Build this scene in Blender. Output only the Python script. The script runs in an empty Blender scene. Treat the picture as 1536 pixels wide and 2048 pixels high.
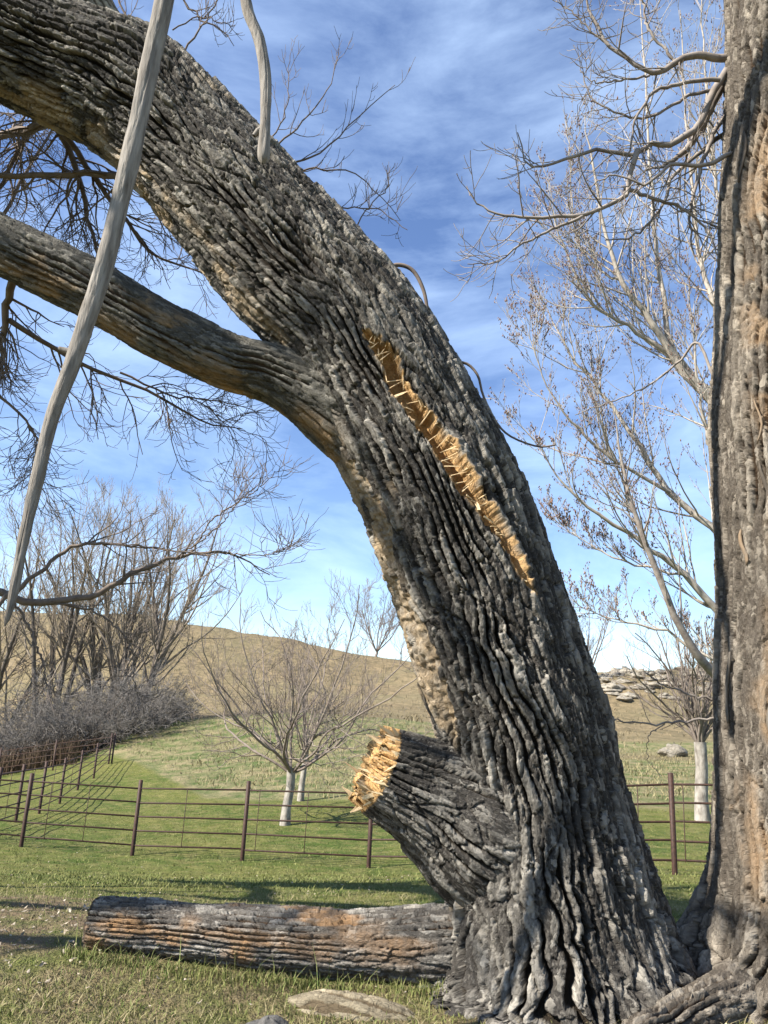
import bpy, math
import numpy as np
from mathutils import Vector, Matrix

# ------------------------------------------------------------------ camera
FPX = 1538.0            # focal length in pixels of the 1536 x 2048 photograph
EYE = 1.65
PITCH, ROLL = math.radians(14.5), math.radians(2.8)
scene = bpy.context.scene
coll = scene.collection
Fw = np.array([0, math.cos(PITCH), math.sin(PITCH)])
U0 = np.array([0, -math.sin(PITCH), math.cos(PITCH)])
R0 = np.array([1.0, 0, 0])
Rw = math.cos(ROLL) * R0 + math.sin(ROLL) * U0
Uw = math.cos(ROLL) * U0 - math.sin(ROLL) * R0
EYEP = np.array([0, 0, EYE])
cd = bpy.data.cameras.new('camera')
cam = bpy.data.objects.new('camera', cd)
coll.objects.link(cam)
cd.sensor_fit = 'VERTICAL'
cd.sensor_height = 24
cd.lens = FPX / 2048 * 24
cd.clip_start = 0.05
cd.clip_end = 3000
M = Matrix.Identity(4)
for i in range(3):
    M[i][0], M[i][1], M[i][2], M[i][3] = Rw[i], Uw[i], -Fw[i], EYEP[i]
cam.matrix_world = M
scene.camera = cam

# ------------------------------------------------------------------ sky and sun
SUN_EL = math.radians(42)
SUN_AZ = math.radians(66)                 # the sun stands left of and behind the camera
sdir = np.array([math.sin(SUN_AZ) * math.cos(SUN_EL), math.cos(SUN_AZ) * math.cos(SUN_EL), -math.sin(SUN_EL)])
world = bpy.data.worlds.new('World')
scene.world = world
world.use_nodes = True
wn, wl = world.node_tree.nodes, world.node_tree.links
wn.clear()
wo = wn.new('ShaderNodeOutputWorld')
wb = wn.new('ShaderNodeBackground')
wb.inputs['Strength'].default_value = 0.09
sky = wn.new('ShaderNodeTexSky')
sky.sky_type = 'NISHITA'
sky.sun_disc = False
sky.sun_elevation = SUN_EL
sky.sun_rotation = math.atan2(-sdir[0], -sdir[1])
sky.air_density = 1.0
sky.dust_density = 0.05
sky.ozone_density = 3.0
tc = wn.new('ShaderNodeTexCoord')
mp = wn.new('ShaderNodeMapping')
mp.inputs['Scale'].default_value = (1.3, 1.3, 4.2)
mp.inputs['Rotation'].default_value = (0.25, 0.15, 0.3)
nz = wn.new('ShaderNodeTexNoise')
nz.inputs['Scale'].default_value = 2.4
nz.inputs['Detail'].default_value = 12
nz.inputs['Roughness'].default_value = 0.61
nz.inputs['Distortion'].default_value = 0.35
rp = wn.new('ShaderNodeValToRGB')
rp.color_ramp.elements[0].position = 0.38
rp.color_ramp.elements[0].color = (0, 0, 0, 1)
rp.color_ramp.elements[1].position = 0.80
rp.color_ramp.elements[1].color = (0.40, 0.40, 0.40, 1)
mx = wn.new('ShaderNodeMix')
mx.data_type = 'RGBA'
mx.inputs[7].default_value = (6.6, 8.5, 11.0, 1)
wl.new(tc.outputs['Generated'], mp.inputs['Vector'])
wl.new(mp.outputs['Vector'], nz.inputs['Vector'])
wl.new(nz.outputs['Fac'], rp.inputs['Fac'])
wl.new(rp.outputs['Color'], mx.inputs[0])
hs = wn.new('ShaderNodeHueSaturation')
hs.inputs['Saturation'].default_value = 1.06
hs.inputs['Hue'].default_value = 0.508
wl.new(sky.outputs['Color'], hs.inputs['Color'])
wl.new(hs.outputs['Color'], mx.inputs[6])
wl.new(mx.outputs[2], wb.inputs['Color'])
wl.new(wb.outputs['Background'], wo.inputs['Surface'])
sl = bpy.data.lights.new('sun', 'SUN')
sl.energy = 5.0
sl.angle = math.radians(0.5)
sl.color = (1.0, 0.955, 0.88)
sun = bpy.data.objects.new('sun', sl)
coll.objects.link(sun)
sun.rotation_euler = Vector(sdir).to_track_quat('-Z', 'Y').to_euler()
sun.location = (-20, -12, 30)
scene.view_settings.view_transform = 'Standard'
scene.view_settings.look = 'None'
scene.view_settings.gamma = 1
scene.view_settings.exposure = 1.3
scene.view_settings.use_curve_mapping = False
scene.render.engine = 'CYCLES'
scene.cycles.max_bounces = 6

# ------------------------------------------------------------------ helpers
def ray(px, py):
    return Fw + Rw * (px - 768) / FPX - Uw * (py - 1024) / FPX

def P(px, py, Y):
    d = ray(px, py)
    return EYEP + d * (Y / d[1])

def project(V):
    q = V - EYEP
    z = q @ Fw
    z = np.where(z < 0.05, 0.05, z)
    return 768 + FPX * (q @ Rw) / z, 1024 - FPX * (q @ Uw) / z, z

def metres(px_len, pt):
    return px_len * float((pt - EYEP) @ Fw) / FPX

def sstep(a, b, x):
    t = np.clip((x - a) / (b - a), 0, 1)
    return t * t * (3 - 2 * t)

def catmull(K, n_per=None, u=None):
    """Catmull-Rom through rows of K, sampled at parameters u in [0, len-1]."""
    K = np.asarray(K, float)
    m = len(K)
    u = np.clip(u, 0, m - 1 - 1e-9)
    i = np.floor(u).astype(int)
    f = (u - i)[:, None]
    p1, p2 = K[i], K[np.minimum(i + 1, m - 1)]
    p0 = np.where((i == 0)[:, None], 2 * p1 - p2, K[np.maximum(i - 1, 0)])
    p3 = np.where((i >= m - 2)[:, None], 2 * p2 - p1, K[np.minimum(i + 2, m - 1)])
    return 0.5 * ((2 * p1) + (-p0 + p2) * f + (2 * p0 - 5 * p1 + 4 * p2 - p3) * f ** 2 + (-p0 + 3 * p1 - 3 * p2 + p3) * f ** 3)

def hash2(i, j, seed):
    h = (i.astype(np.int64) * 374761393 + j.astype(np.int64) * 668265263 + seed * 974634777) & 0xFFFFFFFF
    h = ((h ^ (h >> 13)) * 1274126177) & 0xFFFFFFFF
    h = ((h ^ (h >> 16)) * 2246822519) & 0xFFFFFFFF
    h = h ^ (h >> 15)
    return (h & 0xFFFFFF) / float(0x1000000)

def vnoise(s, t, nt, seed):
    """value noise, period nt in t"""
    i, j = np.floor(s), np.floor(t)
    fs, ft = s - i, t - j
    fs, ft = fs * fs * (3 - 2 * fs), ft * ft * (3 - 2 * ft)
    i, j = i.astype(np.int64), j.astype(np.int64)
    a = hash2(i, j % nt, seed); b = hash2(i + 1, j % nt, seed)
    c = hash2(i, (j + 1) % nt, seed); d = hash2(i + 1, (j + 1) % nt, seed)
    return (a * (1 - fs) + b * fs) * (1 - ft) + (c * (1 - fs) + d * fs) * ft

def fbm(s, t, nt, seed, octv=4, rough=0.5):
    o, amp, tot = 0, 1.0, 0
    for k in range(octv):
        o = o + amp * (vnoise(s * 2 ** k, t * 2 ** k, nt * 2 ** k, seed + 17 * k) - 0.5)
        tot += amp
        amp *= rough
    return o / tot

def worley(s, t, nt, seed, jit=0.9):
    i, j = np.floor(s).astype(np.int64), np.floor(t).astype(np.int64)
    F1 = np.full(s.shape, 9.0); F2 = np.full(s.shape, 9.0)
    rid = np.zeros(s.shape); ds = np.zeros(s.shape); dt = np.zeros(s.shape)
    for a in (-1, 0, 1):
        for b in (-1, 0, 1):
            ci, cj = i + a, (j + b)
            cm = cj % nt
            dx = ci + 0.5 + jit * (hash2(ci, cm, seed) - 0.5) - s
            dy = cj + 0.5 + jit * (hash2(ci, cm, seed + 5) - 0.5) - t
            d = np.sqrt(dx * dx + dy * dy)
            near = d < F1
            F2 = np.where(near, F1, np.minimum(F2, d))
            rid = np.where(near, hash2(ci, cm, seed + 9), rid)
            ds = np.where(near, -dx, ds); dt = np.where(near, -dy, dt)
            F1 = np.where(near, d, F1)
    return F1, F2, rid, ds, dt

def link(o):
    coll.objects.link(o)
    return o

def thing(name, base, label, cat, group=None):
    o = link(bpy.data.objects.new(name, None))
    o.empty_display_size = 0.2
    o.location = tuple(float(c) for c in base)
    o['label'] = label
    o['category'] = cat
    if group:
        o['group'] = group
    return o

def mk(name, V, Q, mat, parent=None, base=(0, 0, 0), smooth=True, attr=None, T=None):
    V = np.asarray(V, np.float64) - np.asarray(base, float)
    me = bpy.data.meshes.new(name)
    me.vertices.add(len(V))
    me.vertices.foreach_set('co', V.astype(np.float32).ravel())
    nq = 0 if Q is None else len(Q)
    nt = 0 if T is None else len(T)
    loops = []
    starts = []
    if nq:
        loops.append(np.asarray(Q, np.int32).ravel()); starts.append(np.arange(nq) * 4)
    if nt:
        loops.append(np.asarray(T, np.int32).ravel()); starts.append(nq * 4 + np.arange(nt) * 3)
    L = np.concatenate(loops); S = np.concatenate(starts).astype(np.int32)
    me.loops.add(len(L)); me.polygons.add(len(S))
    me.loops.foreach_set('vertex_index', L)
    me.polygons.foreach_set('loop_start', S)
    me.update(calc_edges=True)
    me.validate()
    if smooth:
        me.polygons.foreach_set('use_smooth', np.ones(len(S), bool))
    if attr is not None:
        for k, A in attr.items():
            if A.ndim == 2 and A.shape[1] == 3:
                at = me.attributes.new(k, 'FLOAT_VECTOR', 'POINT'); at.data.foreach_set('vector', A.astype(np.float32).ravel())
            elif A.ndim == 1:
                at = me.attributes.new(k, 'FLOAT', 'POINT'); at.data.foreach_set('value', A.astype(np.float32))
            else:
                at = me.attributes.new(k, 'FLOAT_COLOR', 'POINT'); at.data.foreach_set('color', A.astype(np.float32).ravel())
    if mat is not None:
        me.materials.append(mat)
    o = link(bpy.data.objects.new(name, me))
    if parent is not None:
        o.parent = parent
    return o

def share(src, name, parent, mw):
    o = link(bpy.data.objects.new(name, src.data))
    o.parent = parent
    o.matrix_local = mw
    return o

# ------------------------------------------------------------------ materials
def newmat(name):
    m = bpy.data.materials.new(name)
    m.use_nodes = True
    nt = m.node_tree
    return m, nt.nodes, nt.links, nt.nodes['Principled BSDF']

def nmix(n, l, fac, a, b):
    k = n.new('ShaderNodeMix'); k.data_type = 'RGBA'
    for idx, v in ((0, fac), (6, a), (7, b)):
        if hasattr(v, 'is_output'):
            l.new(v, k.inputs[idx])
        elif idx == 0:
            k.inputs[0].default_value = v
        else:
            k.inputs[idx].default_value = (*v, 1)
    return k.outputs[2]

def nnoise(n, l, scale, detail=5, rough=0.55, vec=None, stretch=None):
    t = n.new('ShaderNodeTexNoise')
    t.inputs['Scale'].default_value = scale
    t.inputs['Detail'].default_value = detail
    t.inputs['Roughness'].default_value = rough
    if vec is None:
        c = n.new('ShaderNodeTexCoord'); vec = c.outputs['Object']
    if stretch:
        m = n.new('ShaderNodeMapping'); m.inputs['Scale'].default_value = stretch
        l.new(vec, m.inputs['Vector']); vec = m.outputs['Vector']
    l.new(vec, t.inputs['Vector'])
    return t.outputs['Fac']

def nramp(n, l, fac, a, b, ca=0.0, cb=1.0):
    r = n.new('ShaderNodeMapRange')
    r.inputs['From Min'].default_value = a; r.inputs['From Max'].default_value = b
    r.inputs['To Min'].default_value = ca; r.inputs['To Max'].default_value = cb
    l.new(fac, r.inputs['Value'])
    return r.outputs['Result']

def nmath(n, l, op, a, b):
    k = n.new('ShaderNodeMath'); k.operation = op
    for i, v in enumerate((a, b)):
        if hasattr(v, 'is_output'): l.new(v, k.inputs[i])
        else: k.inputs[i].default_value = v
    return k.outputs[0]

def nbump(n, l, bsdf, height, dist, strength=1.0):
    b = n.new('ShaderNodeBump'); b.inputs['Distance'].default_value = dist; b.inputs['Strength'].default_value = strength
    l.new(height, b.inputs['Height']); l.new(b.outputs['Normal'], bsdf.inputs['Normal'])

def bark_material(name, plate, pale, furrow, patch, wood=(0.64, 0.39, 0.165)):
    m, n, l, b = newmat(name)
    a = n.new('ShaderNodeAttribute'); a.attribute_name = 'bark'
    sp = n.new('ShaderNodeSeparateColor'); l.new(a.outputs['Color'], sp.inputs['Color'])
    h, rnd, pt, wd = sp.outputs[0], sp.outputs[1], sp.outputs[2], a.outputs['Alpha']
    sa = n.new('ShaderNodeAttribute'); sa.attribute_name = 'st'; st = sa.outputs['Vector']
    big = nnoise(n, l, 2.2, 4)
    fine = nnoise(n, l, 1.0, 6, 0.68, st, (95, 42, 1))
    wv = n.new('ShaderNodeVectorMath'); wv.operation = 'MULTIPLY_ADD'
    wt_ = n.new('ShaderNodeTexNoise'); wt_.inputs['Scale'].default_value = 22; wt_.inputs['Detail'].default_value = 3
    l.new(st, wt_.inputs['Vector']); l.new(wt_.outputs['Color'], wv.inputs[0]); wv.inputs[1].default_value = (0.075, 0.16, 0); l.new(st, wv.inputs[2])
    mpv = n.new('ShaderNodeMapping'); mpv.inputs['Scale'].default_value = (52, 13, 1); l.new(wv.outputs[0], mpv.inputs['Vector'])
    vo = n.new('ShaderNodeTexVoronoi'); vo.voronoi_dimensions = '2D'; vo.feature = 'DISTANCE_TO_EDGE'; vo.inputs['Scale'].default_value = 1.0; l.new(mpv.outputs[0], vo.inputs['Vector'])
    crack = nramp(n, l, vo.outputs['Distance'], 0.0, 0.10)
    vc = n.new('ShaderNodeTexVoronoi'); vc.voronoi_dimensions = '2D'; vc.inputs['Scale'].default_value = 1.0; l.new(mpv.outputs[0], vc.inputs['Vector'])
    sc = n.new('ShaderNodeSeparateColor'); l.new(vc.outputs['Color'], sc.inputs['Color'])
    cell = sc.outputs[0]
    mid = nnoise(n, l, 14, 5, 0.6)
    c = nmix(n, l, nramp(n, l, rnd, 0.25, 1.15), plate, pale)
    c = nmix(n, l, nramp(n, l, cell, 0.8, 1.0, 0, 0.6), c, pale)
    c = nmix(n, l, nramp(n, l, fine, 0.52, 0.75, 0, 0.5), c, pale)
    c = nmix(n, l, nramp(n, l, mid, 0.5, 0.72, 0, 0.7), c, tuple(x * 0.45 for x in plate))
    c = nmix(n, l, nramp(n, l, big, 0.45, 0.7, 0, 0.35), c, tuple(0.55 * x for x in plate))
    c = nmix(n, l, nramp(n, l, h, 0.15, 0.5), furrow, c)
    c = nmix(n, l, nmath(n, l, 'MULTIPLY', pt, nramp(n, l, mid, 0.3, 0.6, 0.35, 1.0)), c, patch)
    w2 = nmix(n, l, nramp(n, l, nnoise(n, l, 40, 4, 0.6, None, (1, 1, 3)), 0.35, 0.7), wood, tuple(0.55 * x for x in wood))
    c = nmix(n, l, wd, c, w2)
    l.new(c, b.inputs['Base Color'])
    b.inputs['Roughness'].default_value = 0.92
    b.inputs['Specular IOR Level'].default_value = 0.15
    hb = nmath(n, l, 'ADD', fine, nmath(n, l, 'MULTIPLY', mid, 0.6))
    hb = nmath(n, l, 'ADD', hb, nmath(n, l, 'MULTIPLY', crack, 0.22))
    hb = nmath(n, l, 'ADD', hb, nmath(n, l, 'MULTIPLY', cell, 0.45))
    nbump(n, l, b, hb, 0.013)
    return m

def plain_bark(name, a, bcol, scale=20, stretch=(1, 1, 0.25), bump=0.004):
    m, n, l, b = newmat(name)
    k = nnoise(n, l, scale, 5, 0.6, None, stretch)
    l.new(nmix(n, l, nramp(n, l, k, 0.35, 0.7), a, bcol), b.inputs['Base Color'])
    b.inputs['Roughness'].default_value = 0.88
    b.inputs['Specular IOR Level'].default_value = 0.2
    if bump:
        nbump(n, l, b, k, bump)
    return m

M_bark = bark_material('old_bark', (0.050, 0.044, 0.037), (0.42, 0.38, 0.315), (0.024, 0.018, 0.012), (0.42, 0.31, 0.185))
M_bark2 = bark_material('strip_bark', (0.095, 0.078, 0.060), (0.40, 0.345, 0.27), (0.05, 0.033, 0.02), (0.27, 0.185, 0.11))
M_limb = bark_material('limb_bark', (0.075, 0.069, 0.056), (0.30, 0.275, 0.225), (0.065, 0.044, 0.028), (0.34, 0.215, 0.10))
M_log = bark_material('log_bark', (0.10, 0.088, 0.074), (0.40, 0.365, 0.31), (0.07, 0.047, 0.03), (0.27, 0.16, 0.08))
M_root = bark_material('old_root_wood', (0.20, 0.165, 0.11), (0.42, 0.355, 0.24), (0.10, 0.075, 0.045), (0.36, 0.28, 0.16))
M_wood = plain_bark('fresh_wood', (0.78, 0.60, 0.36), (0.66, 0.45, 0.21), 60, (1, 1, 1), 0.002)
M_dead = plain_bark('weathered_dead_wood', (0.29, 0.26, 0.22), (0.105, 0.088, 0.07), 34, (1, 1, 0.12), 0.012)
M_twig = plain_bark('brown_twig', (0.20, 0.155, 0.12), (0.11, 0.085, 0.068), 12, None, 0)
M_twig_pale = plain_bark('pale_twig', (0.30, 0.26, 0.22), (0.15, 0.12, 0.10), 9, None, 0)
M_poplar = plain_bark('pale_poplar_bark', (0.44, 0.39, 0.32), (0.24, 0.20, 0.16), 7, None, 0)
M_bud = plain_bark('bud', (0.20, 0.11, 0.08), (0.13, 0.075, 0.06), 30, None, 0)
M_grove = plain_bark('grove_bark', (0.085, 0.07, 0.06), (0.15, 0.125, 0.10), 3, None, 0)
M_grovetwig = plain_bark('grove_twig', (0.19, 0.155, 0.12), (0.27, 0.22, 0.165), 0.6, None, 0)
M_shrub = plain_bark('grey_shrub_twig', (0.20, 0.18, 0.16), (0.12, 0.105, 0.09), 1.2, None, 0)
M_orch = plain_bark('fruit_tree_bark', (0.24, 0.20, 0.165), (0.14, 0.105, 0.085), 4, None, 0)
M_orchtrunk = plain_bark('pale_fruit_trunk', (0.36, 0.325, 0.275), (0.13, 0.11, 0.09), 7, (1, 1, 0.45), 0.03)
M_far = plain_bark('far_twig', (0.24, 0.205, 0.18), (0.17, 0.14, 0.12), 1, None, 0)

m, n, l, b = newmat('rusty_pipe')
k = nnoise(n, l, 26, 6, 0.65)
l.new(nmix(n, l, nramp(n, l, k, 0.35, 0.7), (0.026, 0.0145, 0.010), (0.070, 0.033, 0.021)), b.inputs['Base Color'])
b.inputs['Roughness'].default_value = 0.6
b.inputs['Specular IOR Level'].default_value = 0.25
M_rust = m

def ground_material():
    m, n, l, b = newmat('lawn_and_hill')
    a = n.new('ShaderNodeAttribute'); a.attribute_name = 'cover'
    sp = n.new('ShaderNodeSeparateColor'); l.new(a.outputs['Color'], sp.inputs['Color'])
    green, rough_, soil, hill = sp.outputs[0], sp.outputs[1], sp.outputs[2], a.outputs['Alpha']
    big = nnoise(n, l, 0.28, 6, 0.6)
    mid = nnoise(n, l, 2.6, 6, 0.65)
    fine = nnoise(n, l, 38, 4, 0.7)
    tuft = nnoise(n, l, 0.9, 8, 0.72, None, (1, 1, 2.5))
    lawn = nmix(n, l, nramp(n, l, big, 0.38, 0.62), (0.070, 0.105, 0.020), (0.145, 0.150, 0.038))
    lawn = nmix(n, l, nramp(n, l, mid, 0.42, 0.66, 0, 0.8), lawn, (0.225, 0.195, 0.075))
    lawn = nmix(n, l, nramp(n, l, fine, 0.4, 0.8, 0, 0.5), lawn, (0.07, 0.085, 0.022))
    wild = nmix(n, l, nramp(n, l, tuft, 0.38, 0.62), (0.085, 0.12, 0.035), (0.27, 0.22, 0.12))
    c = nmix(n, l, rough_, lawn, wild)
    tan = nmix(n, l, nramp(n, l, tuft, 0.38, 0.62), (0.265, 0.198, 0.112), (0.12, 0.096, 0.054))
    tan = nmix(n, l, nramp(n, l, nnoise(n, l, 0.07, 6, 0.6), 0.42, 0.66, 0, 0.55), tan, (0.17, 0.15, 0.08))
    c = nmix(n, l, hill, c, tan)
    dirt = nmix(n, l, nramp(n, l, fine, 0.3, 0.7), (0.12, 0.085, 0.05), (0.24, 0.18, 0.11))
    c = nmix(n, l, nmath(n, l, 'MULTIPLY', soil, nramp(n, l, mid, 0.3, 0.55)), c, dirt)
    l.new(c, b.inputs['Base Color'])
    b.inputs['Roughness'].default_value = 0.95
    b.inputs['Specular IOR Level'].default_value = 0.1
    nbump(n, l, b, nmath(n, l, 'ADD', nmath(n, l, 'MULTIPLY', tuft, 4.0), nmath(n, l, 'MULTIPLY', fine, 0.25)), 0.11)
    return m
M_ground = ground_material()

def blade_material(name, c1, c2, c3):
    m, n, l, b = newmat(name)
    k = nnoise(n, l, 1.7, 4, 0.6)
    k2 = nnoise(n, l, 60, 2, 0.6)
    c = nmix(n, l, nramp(n, l, k, 0.35, 0.65), c1, c2)
    c = nmix(n, l, nramp(n, l, k2, 0.45, 0.7), c, c3)
    l.new(c, b.inputs['Base Color'])
    b.inputs['Roughness'].default_value = 0.7
    b.inputs['Specular IOR Level'].default_value = 0.2
    return m
M_grass = blade_material('grass_blade', (0.075, 0.115, 0.022), (0.155, 0.165, 0.045), (0.27, 0.23, 0.10))
M_dry = blade_material('dry_grass', (0.24, 0.19, 0.10), (0.30, 0.25, 0.14), (0.14, 0.13, 0.05))
M_hilltuft = blade_material('hill_tuft', (0.20, 0.155, 0.085), (0.27, 0.21, 0.12), (0.12, 0.105, 0.055))
M_reed = blade_material('rust_reed', (0.085, 0.055, 0.035), (0.15, 0.105, 0.06), (0.05, 0.035, 0.022))
M_leaf = blade_material('dead_leaf', (0.30, 0.25, 0.18), (0.40, 0.35, 0.28), (0.14, 0.09, 0.05))
M_rock = plain_bark('pale_rock', (0.34, 0.30, 0.235), (0.21, 0.18, 0.135), 2.2, None, 0.4)
M_stone = plain_bark('dark_stone', (0.06, 0.057, 0.052), (0.15, 0.14, 0.125), 14, None, 0.03)
M_saw = plain_bark('weathered_root', (0.33, 0.27, 0.175), (0.17, 0.13, 0.08), 26, (1, 1, 1), 0.02)

# ------------------------------------------------------------------ terrain
US = np.array([-0.5, -0.3, -0.1, 0.0, 0.3, 0.45])
PXC = [0, 300, 614, 768, 1229, 1460]
KY = [0, 5, 9, 16, 22, 28, 41, 55, 75, 95, 140, 260, 600]
def pxz(ys, Y):
    return [P(x, y, Y)[2] for x, y in zip(PXC, ys)]
KZ = [[.2] * 6,
      [.17, .17, .15, .17, .22, .25],
      [-.33, -.33, -.27, -.22, -.12, -.1],
      [-1.4, -1.45, -1.3, -1.22, -.88, -.82],
      [-1.75, -1.7, -1.48, -1.3, -.95, -.9],
      [-2.1, -1.85, -1.35, -1.1, -.75, -.7],
      pxz([1572, 1525, 1500, 1505, 1530, 1535], 41),
      pxz([1562, 1450, 1426, 1440, 1503, 1503], 55),
      pxz([1540, 1440, 1414, 1415, 1440, 1440], 75),
      pxz([1450, 1385, 1385, 1390, 1345, 1338], 95),
      pxz([1222, 1238, 1290, 1322, 1368, 1400], 140)]
KZ.append([z - 10 for z in KZ[-1]])
KZ.append([z - 30 for z in KZ[-1]])
KY = np.array(KY, float); KZ = np.array(KZ, float)

def zat(x, y):
    x = np.asarray(x, float); y = np.asarray(y, float)
    shp = np.broadcast(x, y).shape
    x = np.broadcast_to(x, shp).ravel(); y = np.broadcast_to(y, shp).ravel()
    az = np.arctan2(x, y)
    r = np.hypot(x, y)
    az = np.clip(az, -0.6, 0.6)
    Y = np.where(y < 1.5, np.clip(y, 0, None), r * np.cos(az))
    u = np.tan(az)
    u = np.where(r < 3, u * 0, u)
    cols = np.array([[np.interp(uu, US, KZ[k]) for uu in US] for k in range(len(KY))])
    # pchip-like hermite in Y for every u column
    Zk = np.stack([np.interp(u, US, KZ[k]) for k in range(len(KY))], 1)
    h = np.diff(KY)
    dl = np.diff(Zk, axis=1) / h
    mt = np.zeros_like(Zk)
    same = dl[:, 1:] * dl[:, :-1] > 0
    mt[:, 1:-1] = np.where(same, 2 * dl[:, 1:] * dl[:, :-1] / np.where(np.abs(dl[:, 1:] + dl[:, :-1]) < 1e-9, 1, dl[:, 1:] + dl[:, :-1]), 0)
    i = np.clip(np.searchsorted(KY, Y, side='right') - 1, 0, len(KY) - 2)
    ar = np.arange(len(Y))
    t = np.clip((Y - KY[i]) / h[i], 0, 1)
    z = ((2 * t ** 3 - 3 * t ** 2 + 1) * Zk[ar, i] + (t ** 3 - 2 * t ** 2 + t) * h[i] * mt[ar, i]
         + (-2 * t ** 3 + 3 * t ** 2) * Zk[ar, i + 1] + (t ** 3 - t ** 2) * h[i] * mt[ar, i + 1])
    far = sstep(40, 100, Y)
    z = z + far * 2.4 * fbm(x / 22 + 50, y / 22 + 50, 4096, 3, 4) + 0.05 * fbm(x / 0.9 + 200, y / 0.9 + 200, 4096, 8, 3)
    z = z + sstep(80, 100, Y) * 0.9 * fbm(x / 3.5 + 50, y / 3.5 + 50, 4096, 31, 3)
    return z.reshape(shp)

def zat1(x, y):
    return float(zat(np.array([x]), np.array([y]))[0])

def ground_pt(px, Y):
    """point on the ground below picture column px at distance Y"""
    z = 0.0
    for _ in range(6):
        d = ray(px, 1600)
        lam = Y / d[1]
        x = d[0] * lam
        py = 1600
        # the column leans with the camera roll: find the row that meets the ground
        lo, hi = 1100, 2400
        for _ in range(40):
            mid = (lo + hi) / 2
            p = P(px, mid, Y)
            if p[2] > zat1(p[0], Y): lo = mid
            else: hi = mid
        p = P(px, (lo + hi) / 2, Y)
        return np.array([p[0], Y, zat1(p[0], Y)])

def build_ground():
    az = np.concatenate([np.linspace(-math.pi, -0.75, 40, endpoint=False), np.linspace(-0.75, 0.75, 260), np.linspace(0.75, math.pi, 41)[1:-1]])
    rr = np.concatenate([np.linspace(0.05, 3.2, 16, endpoint=False), np.geomspace(3.2, 12, 110, endpoint=False), np.geomspace(12, 160, 160, endpoint=False), np.geomspace(160, 1500, 24)])
    A, R = np.meshgrid(az, rr)
    x, y = (np.sin(A) * R).ravel(), (np.cos(A) * R).ravel()
    z = zat(x, y)
    near = 1 - sstep(10, 16, R.ravel())
    z = z + near * 0.018 * fbm(x / 0.16 + 900, y / 0.16 + 900, 8192, 21, 3)
    V = np.stack([x, y, z], 1)
    nr, na = R.shape
    i = np.arange(nr - 1)[:, None] * na; j = np.arange(na)[None, :]
    Q = np.stack([i + j, i + na + j, i + na + (j + 1) % na, i + (j + 1) % na], -1).reshape(-1, 4)[:, ::-1]
    Rr = R.ravel()
    Y = Rr * np.cos(np.clip(A.ravel(), -0.6, 0.6))
    u = np.tan(np.clip(A.ravel(), -0.6, 0.6))
    wob = fbm(x / 5 + 70, y / 5 + 70, 4096, 44, 4)
    # where mown lawn, wild slope and tan hill meet
    edge1 = np.interp(u, [-.5, -.32, -.2, -.05, .2, .45], [60, 44, 29, 26.5, 25, 25]) + 3 * wob
    edge2 = np.interp(u, [-.5, -.32, -.2, -.05, .1, .3, .45], [70, 60, 57, 57, 62, 62, 62]) + 6 * wob
    rough_ = sstep(-0.7, 0.7, Y - edge1)
    hill = sstep(-1.5, 1.5, Y - edge2)
    strip = sstep(43, 46, Y + 8 * wob) * (1 - sstep(51, 54, Y + 8 * wob)) * sstep(0.22, 0.3, u)
    hill = np.maximum(hill, strip * 0.9)
    soil = (1 - sstep(7.2, 8.4, Y)) * sstep(-0.05, -0.28, u + 0.25 * wob) * sstep(4.4, 5.2, Y + wob)
    soil = np.maximum(soil, (1 - sstep(4.4, 5.2, Y + 1.5 * wob)) * 0.75)
    C = np.stack([1 - hill, rough_, np.clip(soil, 0, 1), hill], 1)
    o = mk('ground', V, Q, M_ground, attr={'cover': C})
    o['kind'] = 'structure'
build_ground()

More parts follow.
